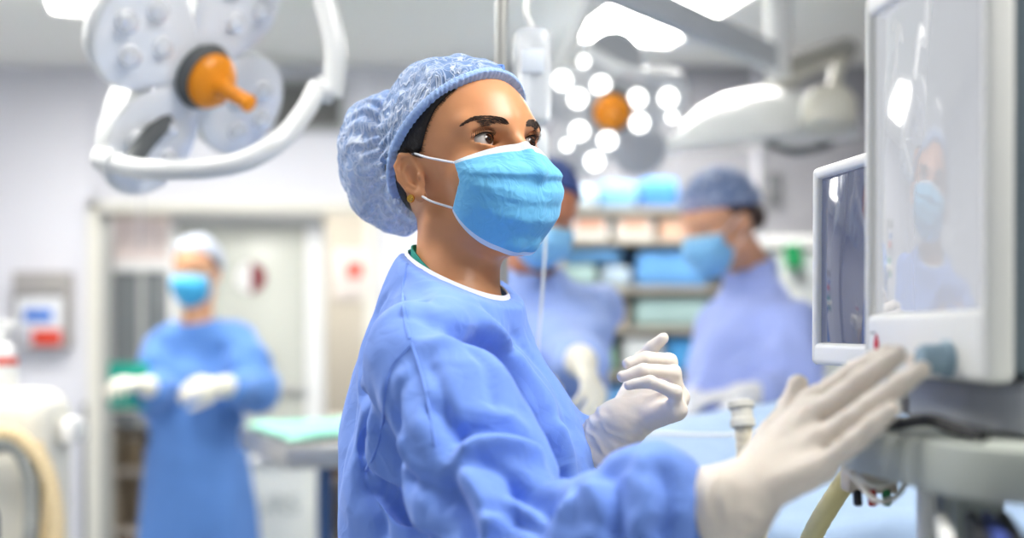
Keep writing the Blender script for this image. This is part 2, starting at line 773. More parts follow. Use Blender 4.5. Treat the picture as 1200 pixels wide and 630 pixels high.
def cap_sdf(q, bun=1.0):
    d = ell(q, (-.008, 0, .042), (.1030, .0820, .1010))
    if bun:
        b = ell(q, (-.118 * (0.6 + 0.4 * bun), 0, .052), (.062, .070, .086))
        d = smin(d, b, .012)
        # gathered furrow between the skull and the bun
        d = smax(d, -(np.abs(np.hypot(q[:, 0] + .075 + .25 * (q[:, 2] - .05), 0 * q[:, 1])) - .0005 + 0.9 * (-.004 - d)), .006) if False else d
    return d


def hair_edge(f):
    return np.interp(f, (-.2, -.08, -.06, -.035, -.018, -.004, .008, .018, .028, .040, .056, .075, .1), (-.075, -.068, -.040, .004, .026, .026, .022, .030, .046, .064, .080, .102, .112))


def hand_joints(w, d, nrm, side, curl=25, spread=0.012, thumb=35, sc=1.0):
    """joint rows for thumb..pinky from wrist, pointing direction, palm normal; side=+1: thumb along +cross(nrm, d)"""
    w, d, nrm = (np.asarray(x, float) for x in (w, d, nrm))
    d = d / np.linalg.norm(d)
    nrm = nrm - d * nrm.dot(d)
    nrm /= np.linalg.norm(nrm)
    t = np.cross(nrm, d) * side
    out = []
    for k, (lat, ml, ln) in enumerate(((.030, .086, (.042, .026, .022)), (.010, .089, (.046, .029, .023)), (-.010, .085, (.042, .027, .022)), (-.029, .077, (.033, .021, .019)))):
        p = w + (d * ml + t * lat) * sc
        row = [p]
        a = 0.0
        dd = d + t * lat * spread * 20
        for j, l in enumerate(ln):
            a += math.radians(curl * (0.7, 1.1, 0.8)[j])
            p = p + (dd * math.cos(a) + nrm * math.sin(a)) * l * sc
            row.append(p)
        out.append(row)
    th = math.radians(thumb)
    q0 = w + (d * .022 + t * .022 + nrm * .008) * sc
    q1 = q0 + (d * math.cos(th) + t * math.sin(th) + nrm * .35) * .042 * sc
    q2 = q1 + (d * math.cos(th * .6) + t * math.sin(th * .6) + nrm * .4) * .032 * sc
    q3 = q2 + (d * math.cos(th * .2) + t * math.sin(th * .2) + nrm * .4) * .026 * sc
    return dict(w=w, fing=out, thumb=[q0, q1, q2, q3])


def hand_sdf(p, H, off=0.0):
    w = H['w']
    R = H.get('rad', (.0102, .0094, .0085, .0070))
    d = None
    for row in H['fing']:
        e = cone(p, w, row[0], .0165, .0125)
        d = e if d is None else smin(d, e, .014)
    d = smin(d, cone(p, w, H['thumb'][1], .017, .0130), .012)
    for i, row in enumerate(H['fing']):
        k = 0.86 if i == 3 else (0.95 if i == 2 else 1.0)
        d = smin(d, chain(p, row, [r * k for r in R], .003), .0045)
    d = smin(d, chain(p, H['thumb'], [.0145, .0125, .0105, .0085], .004), .006)
    return d - off


COLS = {}
GOWN_T = dict(z=(0.0, .40, .90, 1.00, 1.15, 1.25, 1.33, 1.38, 1.42, 1.47),
              a=(.20, .19, .158, .154, .152, .140, .107, .083, .060, .038),
              b=(.24, .23, .190, .175, .170, .168, .155, .120, .075, .05),
              c=(.0, .0, .008, .016, .028, .018, .002, -.004, -.010, -.010))


def column(q, T, off=0.0, zo=0.0):
    z = q[:, 2] - zo
    a = np.interp(z, T['z'], T['a']) + off
    b = np.interp(z, T['z'], T['b']) + off
    c = np.interp(z, T['z'], T['c'])
    k = np.sqrt(((q[:, 0] - c) / a) ** 2 + (q[:, 1] / b) ** 2)
    return ((k - 1) * np.minimum(a, b)).astype(np.float32) * 0.9


def clip01(x, a, b):
    return np.clip((x - a) / (b - a), 0, 1)


def strands(mb, pts, dirs, ln, r, bendv, mi=0):
    for p, d, l in zip(pts, dirs, ln):
        q = [p, p + d * l * .5 + bendv * l * .12, p + d * l + bendv * l * .35]
        mb.tube(q, [r, r * .8, r * .15], seg=4, mi=mi, n=3)


def make_mask(mb, fr, edge_mi=1, nu=52, nv=52, fold=1.0, wid=1.0):
    t_k = (0, .25, .5, .75, 1)
    cf = (.0985, .1135, .1130, .1000, .0640)
    cu = (.0110, -.0190, -.0460, -.0760, -.1000)
    sf = (.0560, .0590, .0610, .0500, .0360)
    sl = (.0630, .0645, .0645, .0630, .0590)
    su = (.0020, -.0090, -.0200, -.0320, -.0450)
    ex = (1.30, 1.00, 0.80, 0.75, 0.85)
    ue = (1.9, 1.1, 0.8, 0.75, 0.75)
    P = np.zeros((nv, nu, 3))
    tt = np.linspace(0, 1, nv)
    for i, t in enumerate(tt):
        g = lambda a: float(np.interp(t, t_k, a))
        # smooth interpolation along t
        a = np.linspace(-1, 1, nu)
        co = np.cos(a * math.pi / 2)
        l = g(sl) * np.sin(a * math.pi / 2) * wid
        k = np.clip(co, 0, 1) ** g(ex)
        f = g(sf) + (g(cf) - g(sf)) * k
        u = g(su) + (g(cu) - g(su)) * np.clip(co, 0, 1) ** g(ue)
        pl = 0.0
        for c, wd, am in ((.34, .10, 1.0), (.58, .09, .40), (.74, .08, .22)):
            x = (t - c) / wd
            if -1.6 < x <= 0:
                pl += am * (1 + x / 1.6)
            elif 0 < x < .30:
                pl += am * (1 - x / .30)
        f = f + .0056 * fold * pl * (0.15 + 0.85 * np.abs(co) ** .5)
        P[i] = np.stack((f, l, u), 1)
    # smooth rows a little so the profile has no kinks
    for _ in range(1):
        P[1:-1] = P[1:-1] * .6 + .2 * (P[:-2] + P[2:])
    q = P.reshape(-1, 3)
    n = q / (np.linalg.norm(q, axis=1)[:, None])
    r = crumple(q * np.array((1, .6, 1.5)), 40, 3, 5) * .75 + crumple(q, 110, 5, 5) * .12
    q = q + n * (.0034 * fold * r)[:, None]
    d = head_sdf(q.astype(np.float32))
    push = np.clip(.0026 - d, 0, .03)
    c = q - np.array((0.0, 0, -.03))
    c /= np.linalg.norm(c, axis=1)[:, None]
    q = q + c * push[:, None]
    P = q.reshape(nv, nu, 3)
    W = fr.wld(P.reshape(-1, 3)).reshape(nv, nu, 3)
    mb.grid(W, thick=.0009 * fr.s)
    # welded white borders: rows and columns next to the rim
    for k in range(len(mb.f)):
        pass
    per = (nv - 1) * (nu - 1)
    for i in range(nv - 1):
        for j in range(nu - 1):
            rim = i < 4 or i >= nv - 3
            if rim:
                mb.mi[i * (nu - 1) + j] = edge_mi
                mb.mi[per + i * (nu - 1) + j] = edge_mi
    return P, W
def make_person(S):
    """S: dict of pose and dress; returns the root Empty"""
    fr, bf = S['head'], S['body']
    hh, hb, hg = S.get('h', (.004, .016, .016))
    foot = S['feet']
    org = np.array(((foot[0][0] + foot[1][0]) / 2, (foot[0][1] + foot[1][1]) / 2, 0.0))
    root = thing(S.get('name', 'person'), S['label'], 'person', org, group=S.get('group'))
    zo = S.get('zo', 0.0)
    sw = S.get('scale', 1.0)
    NB = np.array(S['neck'])                 # centre of the neckline
    Rn = S.get('rn', .047)
    skull = fr.wld((-.020, 0, -.030))
    ndir = (skull - NB) / np.linalg.norm(skull - NB)
    SH, EL, WR, HN = S['shoulder'], S['elbow'], S['wrist'], S['hand']
    hips = [bf.wld((.0, s * .09, .92 + zo)) for s in (-1, 1)]
    fine = S.get('fine', False)

    def limbs(p):
        d = column(bf.loc(p), GOWN_T, -.035, zo)
        d = smax(d, (.80 + zo) - p[:, 2], .02)
        d = smax(d, p[:, 2] - (NB[2] - .03), .03)
        d = smin(d, cone(p, SH[0], SH[1], .028, .028), .03)
        for k in (0, 1):
            if EL[k] is None:
                continue
            d = smin(d, chain(p, (SH[k], EL[k], WR[k]), (.024, .032, .026), .01), .02)
            d = smin(d, hand_sdf(p, HN[k], -.0045), .01)
            kn = (hips[k] + np.array((*foot[k][:2], .08))) / 2 + bf.M[:, 0] * .02
            d = smin(d, chain(p, (hips[k], kn, (*foot[k][:2], .085)), (.085, .055, .038), .02), .03)
        return d

    def nk(p):
        return cone(p, skull, NB - ndir * .05, Rn * .98, Rn * 1.06)

    def head_fn(p):
        d = head_sdf(fr.loc(p), fine) * fr.s
        if S.get('throat'):
            d = smin(d, nk(p), .022)
        else:
            d = smin(d, nk(p), .022)
        return smin(d, limbs(p), .02)

    def low_fn(p):
        return smin(limbs(p), nk(p), .05)

    s = fr.s
    c = fr.C
    zc = NB[2] - .02
    hd = surf(head_fn, c - np.array((.135, .135, 0)) * s + np.array((0, 0, zc - c[2])), c + np.array((.135, .135, .15)) * s, hh, 1)
    al = np.array([SH[0], SH[1]] + [x for x in EL if x is not None] + [x for x in WR if x is not None] + [(*foot[0][:2], 0), (*foot[1][:2], 0)] + hips)
    lo = al.min(0) - .30
    hi = al.max(0) + .30
    lo[2] = .03
    hi[2] = max(zc + .03, max([w[2] for w in WR if w is not None]) + .25)
    bd = surf(low_fn, lo, hi, hb, 1)
    keep = bd[0][bd[1]].mean(1)
    near_head = (np.linalg.norm(keep[:, :2] - NB[:2], axis=1) < .14) & (keep[:, 2] > zc + .012)
    bd = (bd[0], bd[1][~near_head])
    parts = [hd, bd]
    ev, eq, emi = [], [], []
    # eyeballs: latitude rings around the gaze, coloured white, iris, pupil
    k0 = len(hd[1]) + len(bd[1])
    gz = np.array(S.get('gaze', (1, 0, 0)), float)
    for sd in (-1, 1):
        g = gz.copy()
        R = frame_to(g)
        cc = np.array((EYE[0], sd * EYE[1], EYE[2]))
        th = [0.02, .10, .165, .168, .26, .36, .44, .475, .48, .56, .8, 1.1, 1.4, 1.8]
        seg = 24
        an = np.arange(seg) * 2 * math.pi / seg
        vs = np.concatenate([np.stack((np.sin(t) * np.cos(an), np.sin(t) * np.sin(an), np.full(seg, np.cos(t) + (.04 if t < .48 else 0))), 1) * ER for t in th])
        vs = fr.wld(vs @ R.T + cc)
        q = []
        for i in range(len(th) - 1):
            for j in range(seg):
                q.append((i * seg + j, i * seg + (j + 1) % seg, (i + 1) * seg + (j + 1) % seg, (i + 1) * seg + j))
                emi.append(3 if i < 2 else (2 if i < 7 else 1))
        q += [(0, 2 * i + 1, 2 * i + 2, 2 * i + 3) for i in range(0, seg // 2 - 1)]
        emi += [3] * (seg // 2 - 1)
        parts.append((vs, np.array(q)[:, ::-1]))
    mi = np.concatenate((np.zeros(k0, int), np.array(emi)))
    mats = [S['skin'], mat('eye white', (206, 200, 196), rough=0.12), mat('iris brown', (52, 30, 18), rough=0.08), mat('pupil', (6, 5, 5), rough=0.05)]
    body = qmesh('body', parts, mats, root, org, midx=mi)

    # ---------------- gloves
    for k in (0, 1):
        if WR[k] is None:
            continue
        H = HN[k]
        cf = np.array(H.get('cuff', WR[k] + (EL[k] - WR[k]) / np.linalg.norm(EL[k] - WR[k]) * .06))
        rc = H.get('cuff_r', (.034, .042))

        def gl(p):
            d = hand_sdf(p, H)
            d = smin(d, cone(p, H['w'], cf, rc[0], rc[1]), .012)
            ax = (cf - H['w']) / np.linalg.norm(cf - H['w'])
            d = smax(d, (p - cf) @ ax.astype(np.float32), .002)
            return d
        pts = np.array([H['w'], cf] + [x for r in H['fing'] for x in r] + list(H['thumb']))
        P, Q = surf(gl, pts.min(0) - .05, pts.max(0) + .05, S.get('hgl', .005), 1)
        if fine:
            N = vnormals(P, Q)
            ax = (cf - H['w']) / np.linalg.norm(cf - H['w'])
            t = (P - H['w']) @ ax
            m = clip01(t, -.045, .01)
            wr = ridge(P * 1.0 + ax * t[:, None] * 1.5, 55, 9) * .0016 + vnoise(P, 30, 4) * .0022
            P = P + N * (wr * m + .0005 * ridge(P, 90, 2) * (1 - m))[:, None]
        g = qmesh('glove', [(P, Q)], S['glove'], root, org)
        # rolled rim of the glove
        ax = (cf - H['w']) / np.linalg.norm(cf - H['w'])
        R = frame_to(ax)
        an = np.linspace(0, 2 * math.pi, 33)
        ring = cf + (np.cos(an)[:, None] * R[:, 0] + np.sin(an)[:, None] * R[:, 1]) * (rc[1] - .001) - ax * .001
        MB().tube(ring, .0019, 6).build('cuff_rim', S['glove'], g, org=org)

    # ---------------- gown
    hem = S.get('hem', .42)
    fdir = bf.M[:, 0]
    pn = np.array((0, 0, 1.0)) * math.cos(.30) + fdir * math.sin(.30)
    pn = S.get('neck_n', pn)
    gs = S.get('sleeve', (.066, .066, .062, .050, .034))

    yk = S.get('yoke', Rn + .018)
    ybase = NB - ndir * .030

    def gown(p):
        q = bf.loc(p)
        d = column(q, GOWN_T, S.get('loose', 0.0), zo)
        d = smax(d, hem - p[:, 2], .004)
        d = smin(d, cone(p, SH[0], SH[1], .050, .050), .05)
        for k in (0, 1):
            if EL[k] is None:
                continue
            mid = SH[k] * .5 + EL[k] * .5
            pre = EL[k] * .28 + WR[k] * .72
            e = chain(p, (SH[k], mid, EL[k], pre, WR[k]), gs, .02)
            ax = ((WR[k] - EL[k]) / np.linalg.norm(WR[k] - EL[k])).astype(np.float32)
            e = smax(e, (p - WR[k].astype(np.float32)) @ ax, .004)
            d = smin(d, e, S.get('armk', .035))
        for k in (0, 1):
            d = smin(d, cone(p, ybase, ybase * .45 + SH[k] * .55, yk, .045), .03)
        d = smax(d, (p - NB.astype(np.float32)) @ pn.astype(np.float32), .003)
        return smax(d, -cone(p, NB - ndir * .022, NB + ndir * .2, Rn + .0085, Rn + .0085), .004)

    if S.get('carve'):
        Pc, Qc = surf(gown, np.array((lo[0], lo[1], .9)), np.array((hi[0], hi[1], NB[2] + .12)), .014, 1)
        Bc = bvh_of(Pc, Qc)
        cuts = []
        for pts, rad, sink in S['carve']:
            w = np.array([ray_hit(Bc, *p) for p in pts])
            cuts.append((w + np.array((0, 1.0, 0)) * sink, rad))
        gown0 = gown

        def gown(p):
            d = gown0(p)
            for w, rad in cuts:
                if rad[0] < 0 or rad[1] < 0:
                    d = smin(d, chain(p, w, [-r for r in rad], .01), .012)
                else:
                    d = smax(d, -chain(p, w, rad, .01), .007)
            return d
    lo2 = lo.copy()
    lo2[2] = hem - .05
    hi2 = hi.copy()
    hi2[2] = max(hi2[2], NB[2] + .12)
    if S.get('folds'):
        # fine cloth above the hips, coarser skirt below
        lo_f, hi_c = lo2.copy(), hi2.copy()
        lo_f[2], hi_c[2] = .90, .90 + hg * 2
        P, Q = surf(gown, lo_f, hi2, hg, 1)
        P2, Q2 = surf(gown, lo2, hi_c, hg * 2.2, 1)
        P, Q = np.vstack((P, P2)), np.vstack((Q, Q2 + len(P)))
    else:
        P, Q = surf(gown, lo2, hi2, hg, 1)
    if S.get('folds'):
        P = S['folds'](P, Q)
    else:
        N = vnormals(P, Q)
        q = bf.loc(P).astype(float)
        sk = clip01(P[:, 2], .75, 1.2)
        nv = vnoise(q * np.array((1, 1, .22)), 9, 1) * .020 * (1 - sk) + (vnoise(q * np.array((1, 1, .6)), 13, 2) * .010 + crumple(q, 17, 7, 5) * .016) * sk
        P = P + N * (nv * S.get('fold', 1.0))[:, None]
    gown_o = qmesh('surgical_gown', [(P, Q)], S['gown'], root, org, sub=1 if S.get('folds') else 0)
    for sd in S.get('seams', ()):
        Bs = bvh_of(P, Q)
        w = np.array([ray_hit(Bs, *p) for p in spline(sd, 5)])
        w = spline(w[::2], 3)
        MB().tube(w, .0017, 6).build('seam', S['gown'], gown_o, org=org)
    # white bound neckline
    R = frame_to(ndir)
    an = np.linspace(0, 2 * math.pi, 49)
    ring = []
    for a in an:
        o = NB + (R[:, 0] * math.cos(a) + R[:, 1] * math.sin(a)) * (Rn + .0098)
        ring.append(o - ndir * ((o - NB) @ pn) / (ndir @ pn))
    ring = np.array(ring)
    band = np.stack([ring + ndir * .0030 * 1.0, ring + (ring - NB) * .055 + ndir * .0005, ring + (ring - NB) * .10 - ndir * .0068], 0)
    if S.get('band', True):
        MB().grid(band, thick=.0015).build('neckband', mat('neck binding white', (232, 236, 244), rough=.8), gown_o, org=org)
    if S.get('scrub'):
        ring2 = ring - (ring - NB) * .06
        bk = clip01(-((ring - NB) @ fdir), -.005, .045)[:, None]
        sb = np.stack([ring2 - ndir * .03, ring2 - ndir * .006, ring2 + ndir * (-.005 + .015 * bk)], 0)
        MB().grid(sb, thick=-.0015).build('scrub_top', S['scrub'], root, org=org)

    # ---------------- mask
    mb = MB()
    Pm, Wm = make_mask(mb, fr, fold=S.get('mfold', 1.0))
    mk = mb.build('face_mask', [S['mask'], S['mask_rim']], root, org=org, auto=0, sub=1 if fine else 0)
    for sd in (-1, 1):
        col = 0 if sd < 0 else -1
        for row, earp in ((2, (.002, .0725, .026)), (-3, (.002, .071, -.020))):
            a = Pm[row, col]
            e = np.array(earp) * np.array((1, sd, 1))
            bk = e + np.array((-.016, -.003 * sd, -.004 if earp[2] > 0 else .004))
            mid = (a + e) / 2 + np.array((0, .006 * sd, 0))
            if head_sdf(mid[None].astype(np.float32))[0] < .001:
                mid[1] += .004 * sd
            MB().tube(fr.wld([a, mid, e, bk]), .0014 * s, 6, n=5).build('ear_loop', mat('elastic white', (238, 238, 242), rough=.7), mk, org=org)

    # ---------------- hair and cap
    def hair(p):
        q = fr.loc(p)
        d = head_sdf(q, False) - .0035
        qq = mirror(q)
        d = smax(d, hair_edge(qq[:, 0]) - qq[:, 2], .004)
        # keep clear of the ears
        d = smax(d, -ell(qq, (-.010, .080, 0), (.024, .0105, .036)), .003)
        if S.get('knot'):
            d = smin(d, ell(q, S['knot'], (.034, .036, .034)), .02)
        if S.get('bun', 0):
            d = smin(d, ell(q, (-.100, 0, .045), (.024, .030, .034)), .02)
        return d * s
    lo3, hi3 = c - np.array((.2, .2, .1)) * s, c + np.array((.2, .2, .15)) * s
    P, Q = surf(hair, lo3, hi3, hh * 1.5, 1)
    qmesh('hair', [(P, Q)], S['hair'], root, org)

    def cap(p):
        q = fr.loc(p)
        d = cap_sdf(q, S.get('bun', 0))
        ce = (.046 + .22 * q[:, 0]) if S.get('cap_flat') else cap_edge(q[:, 0])
        d = smax(d, ce - q[:, 2], .004)
        return d * s
    P, Q = surf(cap, lo3, hi3, S.get('hcap', hh * 1.3), 1)
    N = vnormals(P, Q)
    q = fr.loc(P).astype(float)
    edge = clip01(q[:, 2] - cap_edge(q[:, 0]), 0, .016)
    cr = crumple(q, 55, 11, 6) * .0055 + crumple(q, 125, 12, 5) * .0022 + vnoise(q, 22, 13) * .004
    if S.get('bun'):
        sx = q[:, 0] + .066 + .18 * (q[:, 2] - .05)
        cr -= np.exp(-(sx / .007) ** 2) * .009
        cr += np.exp(-(sx / .03) ** 2) * .004 * np.sin(np.arctan2(q[:, 2] - .04, q[:, 1]) * 26 + vnoise(q, 30, 3) * 3)
    P = P + N * (cr * edge * s * S.get('capfold', 1.0))[:, None]
    cp = qmesh('bouffant_cap', [(P, Q)], S['cap'], root, org, sub=1 if fine else 0)

    if fine:
        # gathered hem of the cap
        def hem_fn(p):
            q = fr.loc(p)
            a = np.arctan2(q[:, 1], q[:, 0] + .01)
            d = cap_sdf(q, 0) - .0019
            e = cap_edge(q[:, 0])
            d = smax(d, e - .0010 - .0009 * np.sin(a * 95 + 2 * np.sin(a * 17)) - q[:, 2], .001)
            d = smax(d, q[:, 2] - e - .0085, .002)
            return smax(d, -.058 - q[:, 0], .001) * s
        P, Q = surf(hem_fn, lo3, hi3, .0016, 1)
        q = fr.loc(P).astype(float)
        N = vnormals(P, Q)
        P = P + N * (.00035 * np.sin(np.arctan2(q[:, 1], q[:, 0] + .01) * 95))[:, None]
        qmesh('elastic_hem', [(P, Q)], S['cap_hem'], cp, org)
    return root, body, org, dict(cap=cp, mask=mk, gown=gown_o, gown_fn=gown, Pm=Pm)
# ------------------------------------------------------------------ room shell
WALLC = mat('wall paint', (226, 226, 233), rough=.7, var=.015, vscale=2)
WALLD = mat('wall paint shaded', (158, 158, 164), rough=.7, var=.015, vscale=2)  # wall paint darkened to stand in for dimmer light on this side
CEILC = mat('ceiling paint', (236, 235, 230), rough=.8)
FLOORC = mat('vinyl floor', (176, 184, 190), rough=.35, var=.03, vscale=5)
CREAM = mat('cream paint', (226, 224, 214), rough=.5)
GREYF = mat('grey frame', (176, 178, 176), rough=.45)
STEEL = mat('brushed steel', (190, 190, 186), rough=.32, metal=.85, var=.05, vscale=30)
DARKG = mat('dark grey', (92, 96, 98), rough=.6)
CZ = 2.69
WB = 5.8
DX0, DX1, DZ = at(105, 0, WB)[0], at(440, 0, WB)[0], at(0, 246, WB)[2]
XL, XR = -3.1, 2.3

struct(MB().box(((XL + XR) / 2, 3.2, -.05), (XR - XL + .4, 10.4, .1), bev=.001).build('floor', FLOORC))
struct(MB().box(((XL + XR) / 2, 3.2, CZ + .05), (XR - XL + .4, 10.4, .1), bev=.001).build('ceiling', CEILC))
mb = MB()
mb.box(((XL + DX0) / 2, WB + .06, CZ / 2), (DX0 - XL, .12, CZ), bev=.001)
mb.box(((DX0 + DX1) / 2, WB + .06, (DZ + CZ) / 2), (DX1 - DX0, .12, CZ - DZ), bev=.001)
XS = -.16
mb.box(((DX1 + XS) / 2, WB + .06, CZ / 2), (XS - DX1, .12, CZ), bev=.001)
struct(mb.build('wall_back', WALLC))
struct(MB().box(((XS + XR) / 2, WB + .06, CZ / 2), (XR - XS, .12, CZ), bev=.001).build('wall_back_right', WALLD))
struct(MB().box((XL - .06, 3.2, CZ / 2), (.12, 10.4, CZ), bev=.001).build('wall_left', WALLC))
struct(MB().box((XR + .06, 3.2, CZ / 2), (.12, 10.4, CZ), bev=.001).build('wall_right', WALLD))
struct(MB().box(((XL + XR) / 2, 8.3, CZ / 2), (XR - XL, .1, CZ), bev=.001).build('wall_corridor', mat('corridor wall', (205, 198, 184), rough=.7)))
x = at(886, 0, WB)[0]
struct(MB().box((x, WB - .012, CZ / 2), (.03, .03, CZ - .02), bev=.006).build('trim_1', WALLC))
struct(MB().box((XS, WB - .012, CZ / 2), (.05, .03, CZ - .02), bev=.006).build('trim_3', WALLC))
x = at(101, 0, WB)[0]
struct(MB().box((x, WB - .012, .58), (.03, .026, 1.0), bev=.006).build('trim_2', mat('bumper grey', (118, 122, 124), rough=.5)))

# sliding door: frame, leaves, fixed lights
mb = MB()
xa, xb = at(105, 0, WB)[0], at(118, 0, WB)[0]
mb.box(((xa + xb) / 2, WB - .015, DZ / 2 + .02), (xb - xa, .05, DZ + .04), bev=.006)
xa, xb = at(428, 0, WB)[0], at(441, 0, WB)[0]
mb.box(((xa + xb) / 2, WB - .015, DZ / 2 + .02), (xb - xa, .05, DZ + .04), bev=.006)
mb.box(((DX0 + DX1) / 2, WB - .015, DZ + .015), (DX1 - DX0, .05, .05), bev=.006)
door = struct(mb.build('door_1', CREAM))
D2 = 6.0


def ppart(name, m, parent, px0, py0, px1, py1, d, th=.03, bev=.004, down=False):
    a, b = at(px0, py0, d), at(px1, py1, d)
    if down:
        b[2] = .02
    return MB().box(((a[0] + b[0]) / 2, d, (a[2] + b[2]) / 2), (abs(b[0] - a[0]), th, abs(a[2] - b[2])), bev=bev).build(name, m, parent)


GLASS = mat('frosted glass', (214, 218, 210), rough=.25, alpha=.62, spec=.5)
GLASSD = mat('smoked glass', (128, 134, 138), rough=.2, alpha=.85, spec=.5)
WHITEP = mat('white paint', (238, 239, 238), rough=.4)
ppart('door_jamb', GREYF, door, 116, 250, 130, 640, D2 - .1, .08, down=True)
ppart('transom_panel', mat('transom pink', (232, 218, 214), rough=.5), door, 130, 256, 198, 308, D2 + .06)
ppart('transom_bar', WHITEP, door, 128, 306, 200, 318, D2 + .05, .05)
ppart('side_light', GLASSD, door, 128, 318, 198, 500, D2 + .06, .012)
ppart('mullion', GREYF, door, 163, 318, 170, 500, D2 + .05, .03)
ppart('side_light_rail', CREAM, door, 128, 470, 200, 482, D2 + .04, .04)
leaf = struct(ppart('door_2', GREYF, None, 200, 251, 380, 266, D2, .045))
ppart('door_stile', WHITEP, leaf, 359, 266, 381, 640, D2, .045, down=True)
ppart('door_stile', WHITEP, leaf, 199, 266, 208, 640, D2, .045, down=True)
ppart('door_pane', GLASS, leaf, 208, 266, 359, 620, D2, .01, down=True)
ppart('push_bar', STEEL, leaf, 285, 452, 359, 460, D2 - .03, .02)

# ------------------------------------------------------------------ ceiling luminaires
E1, E2 = np.array((.961, .277)), np.array((.222, -.975))
PANEL = mat('lit diffuser', (255, 254, 250), emit=LAMP, emit_rgb=(255, 252, 246))
LITF = mat('luminaire frame', (244, 244, 242), rough=.4)


def panel(c, label, group=None, length=1.2):
    o = thing('ceiling_light', label, 'ceiling light', (c[0], c[1], CZ), group=group, rz=math.atan2(E1[1], E1[0]))
    mb = MB()
    for sx in (-1, 1):
        mb.box((sx * .235, 0, -.012), (.02, length + .02, .024), bev=.003)
        mb.box((0, sx * length / 2, -.012), (.45, .02, .024), bev=.003)
    mb.build('frame', LITF, o)
    MB().box((0, 0, -.008), (.45, length - .02, .012), bev=.002).build('diffuser', PANEL, o)


A1 = np.array((.263, 5.2))
panel(A1 + E1 * .235 + E2 * .6, 'white ceiling light panel at top centre crossed by the grey lamp arm')
panel(np.array((-1.78, 4.78)) + E1 * .235 + E2 * .6, 'white ceiling light panel at the top left corner above the lamp')
for k, (x, y) in enumerate(((-1.15, 1.9), (.85, .80))):  # out of view, added and placed to light the front nurse
    panel((x, y), 'unseen ceiling light panel added overhead to light the front nurse', 'added ceiling light panels overhead')

panel((-1.2, 7.0), 'unseen ceiling light panel added to brighten the corridor beyond the door')  # out of view, added because the corridor came out dark
# ------------------------------------------------------------------ things against the back wall
def bar(mb, a, b, w, t, bev=.004, mi=0):
    """rectangular bar from a to b, w wide (sideways), t thick"""
    a, b = np.asarray(a, float), np.asarray(b, float)
    return mb.box((a + b) / 2, (w, t, np.linalg.norm(b - a)), bev=bev, mi=mi, R=frame_to(b - a))


def text_mesh(body, size, m, parent, loc, rot, name='lettering', ext=.0008):
    cu = bpy.data.curves.new('txt', 'FONT')
    cu.body = body
    cu.size = size
    cu.extrude = ext
    cu.align_x = 'CENTER'
    cu.align_y = 'CENTER'
    t = bpy.data.objects.new('txt', cu)
    COL.objects.link(t)
    bpy.context.view_layer.update()
    me = bpy.data.meshes.new_from_object(t.evaluated_get(bpy.context.evaluated_depsgraph_get()))
    bpy.data.objects.remove(t)
    me.materials.clear()
    me.materials.append(m)
    o = bpy.data.objects.new(name, me)
    COL.objects.link(o)
    o.parent = parent
    o.location = loc
    o.rotation_euler = rot
    return o


RED = mat('signal red', (214, 66, 44), rough=.5)
BLUE = mat('label blue', (52, 116, 208), rough=.5)
MAROON = mat('maroon', (128, 48, 56), rough=.5)
WHITE = mat('white plastic', (238, 238, 236), rough=.35)

# wall rack with a carton of gloves
a, b = at(25, 320, WB), at(87, 408, WB)
c = (a + b) / 2
rk = thing('glove_dispenser', 'grey steel wall rack left of the door holding a carton', 'dispenser', (c[0], WB, b[2]))
O = np.array((c[0], WB, b[2]))
W, H = b[0] - a[0], a[2] - b[2]
mb = MB().box((c[0], WB - .006, c[2]), (W, .01, H), bev=.003)
for s in (-1, 1):
    mb.box((c[0] + s * (W / 2 - .008), WB - .055, c[2]), (.014, .1, H), bev=.003)
mb.box((c[0], WB - .055, b[2] + .006), (W, .1, .012), bev=.003)
mb.box((c[0], WB - .055, a[2] - .006), (W, .1, .012), bev=.003)
mb.box((c[0], WB - .102, a[2] - .055), (W - .02, .006, .10), bev=.003)
mb.build('rack', mat('rack steel', (172, 168, 164), rough=.45, metal=.3), rk, org=O)
gb = thing('glove_carton', 'white glove carton with blue and red label in the wall rack', 'box', (c[0], WB - .055, b[2] + .013))
O = np.array(gb.location)
MB().box((c[0], WB - .06, b[2] + .013 + .115), (W - .035, .09, .228), bev=.004).build('carton', mat('carton white', (224, 226, 230), rough=.6), gb, org=O)
MB().box((c[0] - .005, WB - .1065, b[2] + .155), (.135, .004, .060), bev=.0015).build('blue_label', BLUE, gb, org=O)
MB().box((c[0] + .035, WB - .1065, b[2] + .052), (.140, .004, .075), bev=.0015).build('red_label', RED, gb, org=O)
MB().box((c[0] - .07, WB - .1065, b[2] + .058), (.055, .004, .06), bev=.0015).build('grey_label', mat('label grey', (176, 176, 186), rough=.6), gb, org=O)

# air grille high on the wall
a, b = at(284, 97, WB), at(402, 152, WB)
c = (a + b) / 2
vt = thing('air_grille', 'dark grey air grille high on the wall behind the left surgical lamp', 'vent', (c[0], WB, b[2]))
O = np.array((c[0], WB, b[2]))
mb = MB()
W, H = b[0] - a[0], a[2] - b[2]
for s in (-1, 1):
    mb.box((c[0] + s * W / 2, WB - .02, c[2]), (.02, .04, H), bev=.003)
    mb.box((c[0], WB - .02, c[2] + s * H / 2), (W, .04, .02), bev=.003)
mb.build('frame', GREYF, vt, org=O)
mb = MB().box((c[0], WB - .004, c[2]), (W, .006, H), bev=.001)
for k in range(9):
    mb.box((c[0], WB - .018, b[2] + H * (k + .5) / 9), (W - .02, .022, .006), r=(.6, 0, 0), bev=.001)
mb.build('slats', mat('grille grey', (132, 132, 130), rough=.6), vt, org=O)

